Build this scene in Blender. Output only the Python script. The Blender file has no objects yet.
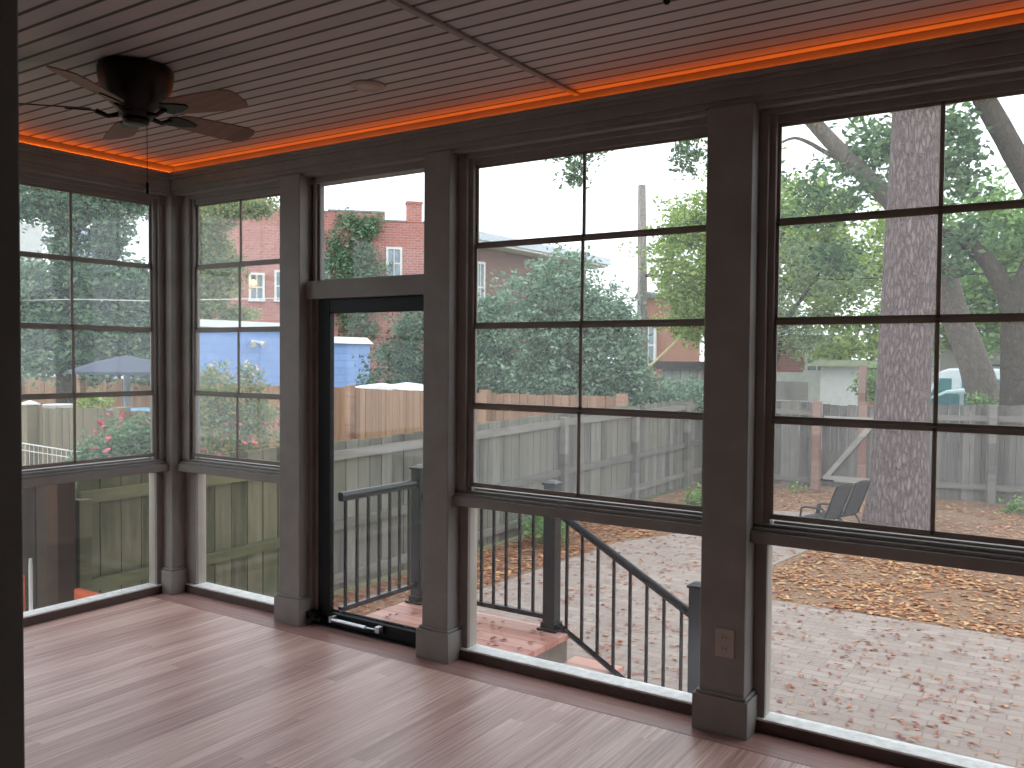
import bpy, math, random
import numpy as np
from mathutils import Vector, Matrix

# ------------------------------------------------------------------ camera, world, exposure
scn = bpy.context.scene
COL = scn.collection
cam_d = bpy.data.cameras.new('camera'); cam = bpy.data.objects.new('camera', cam_d); COL.objects.link(cam)
yaw, pitch, roll = math.radians(33.54), math.radians(1.76), math.radians(0.46)
_f = Vector((-math.sin(yaw)*math.cos(pitch), math.cos(yaw)*math.cos(pitch), -math.sin(pitch)))
_r = Vector((math.cos(yaw), math.sin(yaw), 0)); _u = _r.cross(_f)
_R = math.cos(roll)*_r + math.sin(roll)*_u; _U = -math.sin(roll)*_r + math.cos(roll)*_u
cam.matrix_world = Matrix(((_R.x, _U.x, -_f.x, 5.481), (_R.y, _U.y, -_f.y, -3.922), (_R.z, _U.z, -_f.z, 1.683), (0, 0, 0, 1)))
cam_d.sensor_width = 36; cam_d.lens = 882.6/1024*36; cam_d.clip_start = .02; cam_d.clip_end = 500
scn.camera = cam
world = bpy.data.worlds.new('world'); scn.world = world; world.use_nodes = True
bg = world.node_tree.nodes['Background']
bg.inputs['Color'].default_value = (0.90, 0.955, 1.03, 1); bg.inputs['Strength'].default_value = 1.9
scn.view_settings.view_transform = 'Standard'; scn.view_settings.look = 'None'
scn.view_settings.exposure = 0.42; scn.view_settings.gamma = 1.0; scn.view_settings.use_curve_mapping = False
scn.cycles.max_bounces = 12; scn.cycles.diffuse_bounces = 6; scn.cycles.glossy_bounces = 4
scn.cycles.transparent_max_bounces = 24; scn.cycles.caustics_reflective = False; scn.cycles.caustics_refractive = False
scn.cycles.sample_clamp_indirect = 6

# ------------------------------------------------------------------ materials
def lin(h):
    h = h.lstrip('#'); v = [int(h[i:i+2], 16)/255 for i in (0, 2, 4)]
    return tuple((c/12.92 if c <= .04045 else ((c+.055)/1.055)**2.4) for c in v) + (1,)
class N:
    def __init__(s, name, rough=.6, spec=.3):
        s.m = bpy.data.materials.new(name); s.m.use_nodes = True; s.t = s.m.node_tree; s.b = s.t.nodes['Principled BSDF']
        s.b.inputs['Roughness'].default_value = rough; s.b.inputs['Specular IOR Level'].default_value = spec
    def n(s, typ, **kw):
        x = s.t.nodes.new(typ)
        for k, v in kw.items(): setattr(x, k, v)
        return x
    def l(s, a, b): s.t.links.new(a, b)
    def coord(s, scale=(1, 1, 1), rot=(0, 0, 0)):
        tc = s.n('ShaderNodeTexCoord'); mp = s.n('ShaderNodeMapping'); s.l(tc.outputs['Object'], mp.inputs['Vector'])
        mp.inputs['Scale'].default_value = scale; mp.inputs['Rotation'].default_value = rot
        return mp.outputs['Vector']
    def noise(s, vec, scale, detail=3, rough=.6):
        x = s.n('ShaderNodeTexNoise'); s.l(vec, x.inputs['Vector']); x.inputs['Scale'].default_value = scale
        x.inputs['Detail'].default_value = detail; x.inputs['Roughness'].default_value = rough
        return x.outputs['Fac']
    def ramp(s, fac, stops):
        x = s.n('ShaderNodeValToRGB'); s.l(fac, x.inputs['Fac']); e = x.color_ramp.elements
        while len(e) < len(stops): e.new(.5)
        for el, (p, c) in zip(e, stops): el.position = p; el.color = lin(c) if isinstance(c, str) else c
        return x.outputs['Color']
    def math(s, op, a, b=None):
        x = s.n('ShaderNodeMath', operation=op)
        for i, v in enumerate((a, b)):
            if v is None: continue
            if isinstance(v, (int, float)): x.inputs[i].default_value = v
            else: s.l(v, x.inputs[i])
        return x.outputs[0]
    def mix(s, fac, a, b, mode='MIX'):
        x = s.n('ShaderNodeMix', data_type='RGBA', blend_type=mode)
        for i, v in ((0, fac), (6, a), (7, b)):
            if isinstance(v, (int, float)): x.inputs[i].default_value = v
            elif isinstance(v, (tuple, str)): x.inputs[i].default_value = lin(v) if isinstance(v, str) else v
            else: s.l(v, x.inputs[i])
        return x.outputs[2]
    def bump(s, h, strength=.3, dist=.01):
        x = s.n('ShaderNodeBump'); x.inputs['Strength'].default_value = strength; x.inputs['Distance'].default_value = dist
        s.l(h, x.inputs['Height']); s.l(x.outputs['Normal'], s.b.inputs['Normal'])
    def col(s, c):
        if isinstance(c, (str, tuple)): s.b.inputs['Base Color'].default_value = lin(c) if isinstance(c, str) else c
        else: s.l(c, s.b.inputs['Base Color'])
        return s.m

def paint(name, hexc, rough=.5, var=.06, scale=6, spec=.3, metal=0):
    k = N(name, rough, spec); v = k.noise(k.coord(), scale, 4)
    c = lin(hexc); lo = tuple(x*(1-var*2) for x in c[:3])+(1,); hi = tuple(min(1, x*(1+var*2)) for x in c[:3])+(1,)
    k.b.inputs['Metallic'].default_value = metal
    return k.col(k.ramp(v, [(.3, lo), (.7, hi)]))

def boards(name, c1, c2, width, axis=0, gap=.06, rough=.8, streak=14, grain=3.0, bumpy=.3, gapdark=.35, stain=None):
    """planks laid side by side along one object axis (axis: the one across the boards), each its own tone"""
    k = N(name, rough, .25); tc = k.n('ShaderNodeTexCoord'); sp = k.n('ShaderNodeSeparateXYZ'); k.l(tc.outputs['Object'], sp.inputs[0])
    q = k.math('DIVIDE', sp.outputs[axis], width); fl = k.math('FLOOR', q); fr = k.math('FRACT', q)
    wn = k.n('ShaderNodeTexWhiteNoise', noise_dimensions='1D'); k.l(fl, wn.inputs['W'])
    sc = [grain]*3; sc[axis] = streak
    if axis == 0: sc[1] = streak if bumpy < 0 else sc[1]
    mp = k.n('ShaderNodeMapping'); k.l(tc.outputs['Object'], mp.inputs['Vector'])
    cb = k.n('ShaderNodeCombineXYZ'); k.l(k.math('MULTIPLY', wn.outputs['Value'], 37.), cb.inputs[2 if axis != 2 else 0])
    k.l(cb.outputs[0], mp.inputs['Location']); mp.inputs['Scale'].default_value = sc
    nz = k.noise(mp.outputs['Vector'], 1.0, 5, .65)
    f = k.math('ADD', k.math('MULTIPLY', nz, .75), k.math('MULTIPLY', wn.outputs['Value'], .4))
    c = k.ramp(f, [(.3, c1), (.8, c2)])
    if stain:
        c = k.mix(k.ramp(k.noise(k.coord(), 1.3, 4), [(.45, (0, 0, 0, 1)), (.7, (1, 1, 1, 1))]), c, stain)
    if gap > 0:
        d = k.math('ABSOLUTE', k.math('SUBTRACT', fr, .5)); g = k.math('GREATER_THAN', d, .5-gap/2)
        c = k.mix(g, c, k.mix(1.0, c, (gapdark,)*3+(1,), 'MULTIPLY'))
        k.bump(k.math('SUBTRACT', k.math('MULTIPLY', nz, .3), g), abs(bumpy), .006)
    else: k.bump(nz, abs(bumpy), .004)
    return k.col(c)

def brick(name, c1, c2, mortar, w=.22, h=.075, du=None, msize=.012, rough=.9, var=None):
    k = N(name, rough, .2); v = k.coord((1, 1, 1))
    if du:
        dt = k.n('ShaderNodeVectorMath', operation='DOT_PRODUCT'); k.l(v, dt.inputs[0]); dt.inputs[1].default_value = du
        sp = k.n('ShaderNodeSeparateXYZ'); k.l(v, sp.inputs[0]); cb = k.n('ShaderNodeCombineXYZ')
        k.l(dt.outputs['Value'], cb.inputs[0]); k.l(sp.outputs[2], cb.inputs[1]); v = cb.outputs[0]
    b = k.n('ShaderNodeTexBrick'); k.l(v, b.inputs['Vector'])
    b.inputs['Color1'].default_value = lin(c1); b.inputs['Color2'].default_value = lin(c2); b.inputs['Mortar'].default_value = lin(mortar)
    b.inputs['Scale'].default_value = 1; b.inputs['Brick Width'].default_value = w; b.inputs['Row Height'].default_value = h
    b.inputs['Mortar Size'].default_value = msize
    c = b.outputs['Color']
    nz = k.noise(k.coord(), 1.2, 5)
    c = k.mix(k.ramp(nz, [(.35, (0, 0, 0, 1)), (.75, (.6, .6, .6, 1))]), c, var or c1)
    k.bump(b.outputs['Fac'], -.4, .006)
    return k.col(c)

def leafmat(name, dark, light, extra=None, trans=.35):
    k = N(name, .6, .25); g = k.n('ShaderNodeNewGeometry')
    st = [(0, dark), (.55, light), (1, extra or light)]
    c = k.ramp(g.outputs['Random Per Island'], st); k.col(c)
    out = k.t.nodes['Material Output']; tr = k.n('ShaderNodeBsdfTranslucent'); k.l(c, tr.inputs['Color'])
    mx = k.n('ShaderNodeMixShader'); mx.inputs[0].default_value = trans
    k.l(k.b.outputs[0], mx.inputs[1]); k.l(tr.outputs[0], mx.inputs[2]); k.l(mx.outputs[0], out.inputs['Surface'])
    return k.m

def glass(name, haze=.06, tint=(.97, .98, .97, 1)):
    k = N(name); out = k.t.nodes['Material Output']; k.t.nodes.remove(k.b)
    tr = k.n('ShaderNodeBsdfTransparent'); tr.inputs['Color'].default_value = tint
    df = k.n('ShaderNodeBsdfTranslucent'); df.inputs['Color'].default_value = (.8, .83, .87, 1)
    m1 = k.n('ShaderNodeMixShader'); m1.inputs[0].default_value = haze; k.l(tr.outputs[0], m1.inputs[1]); k.l(df.outputs[0], m1.inputs[2])
    gl = k.n('ShaderNodeBsdfGlossy'); gl.inputs['Roughness'].default_value = .03
    lw = k.n('ShaderNodeLayerWeight'); lw.inputs['Blend'].default_value = .5
    m2 = k.n('ShaderNodeMixShader'); k.l(k.math('ADD', k.math('MULTIPLY', k.math('POWER', lw.outputs['Facing'], 5), .6), .02), m2.inputs[0])
    k.l(m1.outputs[0], m2.inputs[1]); k.l(gl.outputs[0], m2.inputs[2]); k.l(m2.outputs[0], out.inputs['Surface'])
    return k.m

def emit(name, color, strength):
    k = N(name); k.b.inputs['Base Color'].default_value = (.2, .1, .05, 1)
    k.b.inputs['Emission Color'].default_value = color; k.b.inputs['Emission Strength'].default_value = strength
    v = k.noise(k.coord(), 3, 2)
    k.l(k.mix(v, color, tuple(min(1, c*1.15) for c in color[:3])+(1,)), k.b.inputs['Emission Color'])
    return k.m

TAUPE = paint('taupe_paint', '#8a8582', .5, .05)
SASH = paint('sash_paint', '#857c74', .45, .05)
CURB_LIT = paint('sill_aluminium', '#ecebe9', .4, .08, 20)  # curb paint as seen from above: direct sky light put into the near-white
BLACK = paint('black_metal', '#0b0b0d', .5, .1, spec=.25)
CURB_SHADED = paint('curb_paint', '#5b4c47', .5)  # curb front painted dark; its shadow is put into the colour
REVEAL_LIT = paint('reveal_trim', '#b5ada3', .5, .04)  # taupe made lighter: sky light on the reveals put into the colour
RAILM = paint('railing_metal', '#15171b', .35, .1, 8, .5)
HOUSEWALL = paint('house_wall_paint', '#b5b0ab', .8)
PLATE = paint('outlet_plastic', '#a89d95', .4, .03)
SLOT = paint('outlet_slot', '#3b3533', .5)
BRONZE = paint('dark_bronze', '#1d1a18', .35, .15, 9, .5, .6)
BLADE = boards('walnut_blade', '#6d5148', '#8a6c60', .5, 1, 0, .5, 40, 2)
WHITE = paint('white_paint', '#d8d8d4', .5, .05)
GLASS = glass('clear_glass', .012)
VINYL = glass('vinyl_glazing', .05)

def floor_mat():
    k = N('porch_floor_boards', .33, 1.0)
    tc = k.n('ShaderNodeTexCoord'); sp = k.n('ShaderNodeSeparateXYZ'); k.l(tc.outputs['Object'], sp.inputs[0])
    q = k.math('DIVIDE', sp.outputs[0], .083); fl = k.math('FLOOR', q); fr = k.math('FRACT', q)
    wn = k.n('ShaderNodeTexWhiteNoise', noise_dimensions='1D'); k.l(fl, wn.inputs['W'])
    y2 = k.math('FLOOR', k.math('DIVIDE', k.math('ADD', sp.outputs[1], k.math('MULTIPLY', wn.outputs['Value'], 2.3)), 1.9))
    w2 = k.n('ShaderNodeTexWhiteNoise', noise_dimensions='2D'); cb = k.n('ShaderNodeCombineXYZ'); k.l(fl, cb.inputs[0]); k.l(y2, cb.inputs[1]); k.l(cb.outputs[0], w2.inputs['Vector'])
    mp = k.n('ShaderNodeMapping'); k.l(tc.outputs['Object'], mp.inputs['Vector']); mp.inputs['Scale'].default_value = (70, 1.6, 1)
    cb2 = k.n('ShaderNodeCombineXYZ'); k.l(k.math('MULTIPLY', w2.outputs['Value'], 31.), cb2.inputs[1]); k.l(cb2.outputs[0], mp.inputs['Location'])
    nz = k.noise(mp.outputs['Vector'], 1, 5, .65)
    f = k.math('ADD', k.math('MULTIPLY', nz, .85), k.math('MULTIPLY', w2.outputs['Value'], .18))
    c = k.ramp(f, [(.25, '#8a5f57'), (.5, '#c49a90'), (.75, '#eccdc2')])
    g = k.math('GREATER_THAN', k.math('ABSOLUTE', k.math('SUBTRACT', fr, .5)), .482)
    c = k.mix(g, c, k.mix(1.0, c, (.8, .76, .76, 1), 'MULTIPLY'))
    k.l(k.math('ADD', k.math('MULTIPLY', k.noise(k.coord(), 5, 3), .14), .34), k.b.inputs['Roughness'])
    k.bump(k.math('SUBTRACT', k.math('MULTIPLY', nz, .25), g), .12, .002)
    return k.col(c)
FLOORM = floor_mat()
BORDER = boards('border_board', '#946f69', '#c39f97', .5, 1, 0, .35, 40, 2.0, .1)
CEIL = boards('ceiling_boards', '#aaa3a2', '#bdb5b3', .095, 1, .19, .55, 6, 1.5, .8, .14)
FENCE_GREY = boards('weathered_fence_boards', '#565550', '#8a877e', .17, 1, 0, .95, 16, 1.6, .4, .4, '#777566')
FENCE_GREYX = boards('weathered_fence_boards_back', '#5a5855', '#8f8b85', .17, 0, 0, .95, 16, 1.6, .4, .4, '#6d6c64')
FENCE_MOSS = boards('mossy_fence_boards', '#3f3e2f', '#7d7661', .17, 1, 0, .95, 14, 1.6, .6, .2, '#4d5238')
MOSSW = boards('mossy_wood', '#4c4d38', '#757156', .5, 2, 0, .95, 20, 2)
GREYW = boards('grey_wood', '#605e59', '#8d8981', .5, 2, 0, .95, 20, 2)
FENCE_ORANGE = boards('cedar_fence_boards', '#8a6a55', '#aa8870', .14, 0, .05, .9, 16, 1.6, .3, .55)
CEDARW = boards('cedar_wood', '#8a6a55', '#aa8870', .5, 2, 0, .9, 20, 2)
FENCE_TAN = boards('tan_fence_boards', '#6f6655', '#8c806a', .14, 0, .05, .9, 16, 1.6, .3, .5)
TANW = boards('tan_wood', '#6f6655', '#8c806a', .5, 2, 0, .9, 20, 2)
FENCE_BROWN = boards('dark_brown_fence_boards', '#2a201a', '#4a392d', .14, 0, .05, .9, 16, 1.6, .4, .4, '#38352d')
BROWNW = boards('dark_brown_wood', '#2c1f18', '#4f3929', .5, 2, 0, .9, 20, 2)
REDBROWN = boards('red_brown_wood', '#866458', '#a68a7f', .5, 2, 0, .9, 20, 2)
DECKM = boards('red_deck_boards', '#b87a6c', '#dfac9d', .14, 1, .05, .4, 16, 2, .3, .4)
REDPLANK = boards('red_stained_plank', '#a84a2c', '#c9633d', .5, 2, 0, .6, 20, 2)
CONC = paint('riser_concrete', '#8b857c', .9, .1, 9)
BRICKR = brick('red_brick', '#9d5148', '#b56a5e', '#a88a80', du=(1, 0, 0))
BRICKB = brick('blue_painted_block', '#8ba9de', '#97b3e6', '#7f9cd2', .4, .2, (0, 1, 0), .012)
PAVER = brick('brick_pavers', '#94857d', '#a79a92', '#83776f', .21, .105, None, .006, .85, '#8d8078')
ROOFW = paint('white_roof_edge', '#f0f1f2', .5, .02)
SHINGLE = paint('grey_shingle', '#8b8f90', .9, .12, 12)
TREEBARK = None
def bark(name, c1, c2, c3, sx=9, sz=2.2, b=.8):
    k = N(name, .95, .1); v = k.coord((sx, sx, sz))
    vo = k.n('ShaderNodeTexVoronoi', feature='DISTANCE_TO_EDGE'); 
    dist = k.n('ShaderNodeVectorMath', operation='ADD'); nn = k.n('ShaderNodeTexNoise'); k.l(v, nn.inputs['Vector']); nn.inputs['Scale'].default_value = 1.3
    k.l(v, dist.inputs[0]); k.l(nn.outputs['Color'], dist.inputs[1]); k.l(dist.outputs[0], vo.inputs['Vector']); vo.inputs['Scale'].default_value = 1.0
    e = k.ramp(vo.outputs['Distance'], [(0, (0, 0, 0, 1)), (.3, (1, 1, 1, 1))])
    nz = k.noise(k.coord((6, 6, 3)), 2.0, 6, .7)
    c = k.mix(e, c1, k.ramp(nz, [(.35, c2), (.7, c3)]))
    k.bump(k.math('ADD', e, k.math('MULTIPLY', nz, .8)), b, .02)
    return k.col(c)
PINEB = bark('pine_bark', '#5a4d4c', '#776967', '#9c8a86', 20, 5.5)
OAKB = bark('oak_bark', '#6a6159', '#776e64', '#8b8176', 12, 6)
DARKB = bark('dark_bark', '#453f37', '#554d43', '#6a6053', 14, 6)
POLEW = bark('pole_wood', '#837b74', '#958d86', '#aaa29b', 20, .6, .2)
LITTERC = None
def ground_mat(name, a, b, c, scale=2.0):
    k = N(name, 1.0, .1); n1 = k.noise(k.coord(), scale, 6, .7); n2 = k.noise(k.coord(), scale*14, 4, .7)
    col = k.mix(k.ramp(n2, [(.4, (0, 0, 0, 1)), (.62, (1, 1, 1, 1))]), k.ramp(n1, [(.35, a), (.65, b)]), c)
    k.bump(n2, .6, .02); return k.col(col)
GRASSY = ground_mat('neighbour_ground', '#6c6c50', '#858564', '#5f6146')
DIRT = ground_mat('leafy_soil', '#8a6d5a', '#a58770', '#76604e')
ASPHALT = ground_mat('alley_gravel', '#8a8782', '#9c9993', '#7b7873')
LITTER = leafmat('fallen_leaves', '#8a5238', '#c08a5f', '#d9b184', .1)
LITTERR = leafmat('fallen_leaves_red', '#84493a', '#a8644f', '#c79a78', .1)
L_BUSH = leafmat('leaf_bush_green', '#557259', '#84a386', '#b4ccb2')
L_DARK = leafmat('leaf_evergreen', '#2f4a3a', '#527558', '#7d9c83')
L_YEL = leafmat('leaf_yellow_green', '#6d8a3a', '#9cb75a', '#c6d68a', .5)
L_MID = leafmat('leaf_mid_green', '#56793f', '#87ad60', '#b4d28d', .5)
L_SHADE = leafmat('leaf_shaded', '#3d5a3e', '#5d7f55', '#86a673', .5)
L_HAZY = leafmat('leaf_left_trees', '#3f6050', '#6d9075', '#a8c297', .5)
L_IVY = leafmat('leaf_ivy', '#46664b', '#6a8b68', '#94ae8b', .3)
L_ROSE = leafmat('leaf_rose', '#47664b', '#739273', '#9fb58a', .3)
L_AUT = leafmat('leaf_autumn', '#7f7444', '#a98a55', '#c47d55', .3)
PETAL = paint('petal_pink', '#e0697c', .6, .12, 30)
PETALW = paint('petal_white', '#f3ecec', .6, .03, 30)

# ------------------------------------------------------------------ mesh builder
def objloc(p):
    v = Vector((0, 0, 0))
    while p is not None: v = v + p.location; p = p.parent
    return v
class MB:
    """collects shapes given in place-coordinates; build() links them as one mesh object"""
    def __init__(s): s.v = []; s.f = []
    def box(s, x0, x1, y0, y1, z0, z1):
        if x0 > x1: x0, x1 = x1, x0
        if y0 > y1: y0, y1 = y1, y0
        if z0 > z1: z0, z1 = z1, z0
        b = len(s.v)
        s.v += [(x0, y0, z0), (x1, y0, z0), (x1, y1, z0), (x0, y1, z0), (x0, y0, z1), (x1, y0, z1), (x1, y1, z1), (x0, y1, z1)]
        s.f += [tuple(b+i for i in q) for q in ((0, 3, 2, 1), (4, 5, 6, 7), (0, 1, 5, 4), (1, 2, 6, 5), (2, 3, 7, 6), (3, 0, 4, 7))]
        return s
    def hexa(s, bot, top):
        b = len(s.v); s.v += [tuple(p) for p in bot]+[tuple(p) for p in top]; n = len(bot)
        s.f += [tuple(b+i for i in reversed(range(n))), tuple(b+n+i for i in range(n))]
        s.f += [(b+i, b+(i+1) % n, b+n+(i+1) % n, b+n+i) for i in range(n)]
        return s
    def tube(s, pts, rad, n=10, cap=True, jit=0, rng=None):
        pts = [Vector(p) for p in pts]
        if isinstance(rad, (int, float)): rad = [rad]*len(pts)
        b = len(s.v); prev = None
        for i, p in enumerate(pts):
            d = (pts[min(i+1, len(pts)-1)]-pts[max(i-1, 0)]).normalized()
            if prev is None:
                a = Vector((0, 0, 1)) if abs(d.z) < .9 else Vector((1, 0, 0)); e1 = d.cross(a).normalized()
            else: e1 = (prev-d*prev.dot(d)).normalized()
            prev = e1; e2 = d.cross(e1)
            for k in range(n):
                t = 2*math.pi*k/n; r = rad[i]*(1+(rng.uniform(-jit, jit) if rng else 0))
                s.v.append(tuple(p+e1*math.cos(t)*r+e2*math.sin(t)*r))
        for i in range(len(pts)-1):
            for k in range(n):
                s.f.append((b+i*n+k, b+i*n+(k+1) % n, b+(i+1)*n+(k+1) % n, b+(i+1)*n+k))
        if cap:
            s.f.append(tuple(b+k for k in reversed(range(n)))); m = b+(len(pts)-1)*n; s.f.append(tuple(m+k for k in range(n)))
        return s
    def lathe(s, c, prof, n=28):
        b = len(s.v)
        for r, z in prof:
            for k in range(n):
                t = 2*math.pi*k/n; s.v.append((c[0]+r*math.cos(t), c[1]+r*math.sin(t), c[2]+z))
        for i in range(len(prof)-1):
            for k in range(n): s.f.append((b+i*n+k, b+i*n+(k+1) % n, b+(i+1)*n+(k+1) % n, b+(i+1)*n+k))
        s.f.append(tuple(b+k for k in reversed(range(n)))); m = b+(len(prof)-1)*n; s.f.append(tuple(m+k for k in range(n)))
        return s
    def build(s, name, mat, parent=None, bevel=0, smooth=False, origin=None, rot=None):
        o0 = objloc(parent) if parent else Vector((0, 0, 0)); org = Vector(origin) if origin is not None else o0
        me = bpy.data.meshes.new(name)
        vs = [Vector(v) for v in s.v]
        if rot: vs = [rot @ v for v in vs]
        me.from_pydata([tuple(v-org) for v in vs], [], s.f); me.update()
        me.materials.append(mat)
        if smooth: me.polygons.foreach_set('use_smooth', [True]*len(me.polygons))
        o = bpy.data.objects.new(name, me); COL.objects.link(o)
        if parent: o.parent = parent
        o.location = org-o0
        if bevel:
            m = o.modifiers.new('bevel', 'BEVEL'); m.width = bevel; m.segments = 2; m.limit_method = 'ANGLE'
        return o
def thing(name, label, cat, loc=(0, 0, 0), group=None, kind=None):
    o = bpy.data.objects.new(name, None); COL.objects.link(o); o.location = loc; o.empty_display_size = .1
    return tag(o, label, cat, group, kind)
def tag(o, label=None, cat=None, group=None, kind=None):
    for k, v in (('label', label), ('category', cat), ('group', group), ('kind', kind)):
        if v: o[k] = v
    return o
def struct(o, label=None): o['kind'] = 'structure'; return o
def dup(o, off, parent):
    c = o.copy(); COL.objects.link(c); c.parent = parent; c.location = o.location+Vector(off)
    for ch in o.children:
        d = ch.copy(); COL.objects.link(d); d.parent = c
    return c

def fence_build(): pass
# ================================================================== THE PORCH
# wall coordinates: u along the wall from the corner, d depth towards the room, z up
def wb(m, side, u0, u1, d0, d1, z0, z1):
    if side == 'f': m.box(u0, u1, -d0, -d1, z0, z1)
    else: m.box(d0, d1, -u0, -u1, z0, z1)
    return m
XR, YB, ZC = 7.3, -3.35, 3.0
fl = MB().box(-.09, XR, -6.3, .10, -.16, 0); floor = struct(fl.build('floor', FLOORM))
MB().box(.0, XR, -.235, -.030, 0, .0012).build('border_board', BORDER, floor)
ce = MB().box(-.3, XR+.3, -6.3, .3, ZC, ZC+.12); ceiling = struct(ce.build('ceiling', CEIL))
tr = struct(MB().box(3.272, 3.302, -3.3, -.045, ZC-.014, ZC).build('trim_1', TAUPE, bevel=.003))

# crown / header beam of the two window walls
PROF = [(.04, .145, 2.905, 2.93), (.04, .132, 2.885, 2.905), (-.09, .115, 2.83, 2.885), (-.09, .10, 2.805, 2.83), (-.09, .085, 2.785, 2.805)]
def header(side, L, name):
    m = MB()
    for d0, d1, z0, z1 in PROF: wb(m, side, d1 if side == 'l' else .0, L, d0, d1, z0, z1)
    wb(m, side, -.09, L, -.09, .04, 2.885, ZC)
    return struct(m.build(name, TAUPE, bevel=.003))
wall_f = header('f', XR, 'wall_front'); wall_l = header('l', 3.35, 'wall_left')

def column(side, u0, u1, parent, d1=.11, name='column'):
    m = MB(); wb(m, side, u0, u1, -.09, d1, .0, 2.80); o = m.build(name, TAUPE, parent, bevel=.006)
    p = MB(); wb(p, side, u0-.024, u1+.024, -.09, d1+.024, 0, .165); wb(p, side, u0-.012, u1+.012, -.09, d1+.012, .165, .18)
    p.build('plinth', TAUPE, o, bevel=.004); return o
column('f', -.09, .11, wall_f, .11, 'corner_post')
for u0, u1, d in ((1.20, 1.38, .11), (2.36, 2.54, .11), (4.00, 4.21, .125), (5.66, 5.87, .125), (7.12, 7.3, .125)): column('f', u0, u1, wall_f, d)
for u0, u1 in ((1.42, 1.60), (2.9, 3.1)): column('l', u0, u1, wall_l)

def upper_window(side, a, b, f0, f1, n):
    """a,b: the visible opening; f0,f1: where the outer frame meets the posts"""
    m = MB(); Z0, Z1 = .974, 2.725
    wb(m, side, f0, a-.012, -.03, .012, Z0-.05, 2.80); wb(m, side, b+.012, f1, -.03, .012, Z0-.05, 2.80)
    wb(m, side, f0, a-.07, -.08, -.03, Z0-.05, 2.80); wb(m, side, b+.02, f1, -.08, -.03, Z0-.05, 2.80)
    wb(m, side, f0, a-.04, .012, .035, Z0-.03, 2.78)
    wb(m, side, a-.05, b+.05, -.08, -.0, Z1, 2.80)
    wb(m, side, f0, f1, -.08, .03, Z1+.035, 2.80)
    wb(m, side, f0, f1, -.08, .072, .864, .915)            # mid rail
    wb(m, side, f0, f1, -.08, .055, .915, .932)
    wb(m, side, f0, f1, -.08, .030, .932, .948)
    wb(m, side, a, b, -.08, -.002, .948, Z0-.014)
    w = struct(m.build('window_%d' % n, TAUPE, bevel=.003))
    h = (Z1-Z0)/4
    for k in range(4):                                     # k=0 topmost vent, each vent a track nearer the room
        z1 = Z1-k*h; z0 = z1-h; d = -.012+k*.010
        s = MB(); t = .011
        wb(s, side, a-.012, b+.012, d-.011, d, z0-.006, z0+.019); wb(s, side, a-.012, b+.012, d-.011, d, z1-.016, z1+.004)
        wb(s, side, a-.018, a+.003, d-.011, d, z0, z1); wb(s, side, b-.003, b+.018, d-.011, d, z0, z1)
        mid = (a+b)/2; wb(s, side, mid-.009, mid+.009, d-.009, d, z0, z1)
        so = s.build('vent_sash', SASH, w, bevel=.002)
        g = MB(); wb(g, side, a, b, d-.007, d-.005, z0+.01, z1-.01); g.build('pane', VINYL, so)
    return w
def lower_window(side, a, b, f0, f1, n):
    m = MB(); wb(m, side, f0, a, -.02, .005, .055, .864); wb(m, side, b, f1, -.02, .005, .055, .864)
    w = struct(m.build('window_%d' % n, TAUPE, bevel=.003))
    c = MB(); wb(c, side, f0, f1, -.09, .026, 0, .052); c.build('curb', CURB_SHADED, w, bevel=.003)
    r = MB(); wb(r, side, f0, a-.001, -.085, -.02, .06, .864); wb(r, side, b+.001, f1, -.085, -.02, .06, .864); r.build('reveal', REVEAL_LIT, w)
    s = MB(); wb(s, side, f0, f1, -.088, .022, .052, .062); s.build('window_sill', CURB_LIT, w, bevel=.002)  # separate pale strip painting the curb top as lit by the sky
    g = MB(); wb(g, side, a+.005, b-.005, -.062, -.058, .062, .864); g.build('pane', GLASS, w)
    return w
n = 1
for side, a, b, f0, f1 in (('l', .195, 1.32, .11, 1.42), ('f', .238, 1.13, .11, 1.20), ('f', 2.64, 3.96, 2.54, 4.00), ('f', 4.29, 5.59, 4.21, 5.66), ('f', 5.95, 7.05, 5.87, 7.12), ('l', 1.68, 2.82, 1.60, 2.90)):  # last bay: extra left-wall window out of sight, added to let light in
    upper_window(side, a, b, f0, f1, n); n += 1
for side, a, b, f0, f1 in (('l', .16, 1.36, .11, 1.42), ('f', .225, 1.155, .11, 1.20), ('f', 2.60, 3.975, 2.54, 4.00), ('f', 4.265, 5.61, 4.21, 5.66), ('f', 5.92, 7.07, 5.87, 7.12), ('l', 1.65, 2.85, 1.60, 2.90)):  # last entry: lower half of the bay added for light
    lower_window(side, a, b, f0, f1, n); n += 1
# transom over the door
m = MB(); wb(m, 'f', 1.38, 2.36, -.08, .06, 2.03, 2.14); wb(m, 'f', 1.38, 1.445, -.02, .0, 2.14, 2.80); wb(m, 'f', 1.38, 1.40, -.08, -.02, 2.14, 2.80); wb(m, 'f', 1.405, 1.425, .0, .02, 2.14, 2.79)
wb(m, 'f', 2.31, 2.36, -.08, .0, 2.14, 2.80); wb(m, 'f', 1.38, 2.36, -.08, .02, 2.745, 2.80); wb(m, 'f', 1.445, 2.31, -.08, -.02, 2.14, 2.155)
w = struct(m.build('window_%d' % n, TAUPE, bevel=.003)); g = MB(); wb(g, 'f', 1.40, 2.32, -.05, -.046, 2.15, 2.75); g.build('pane', GLASS, w); n += 1
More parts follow.
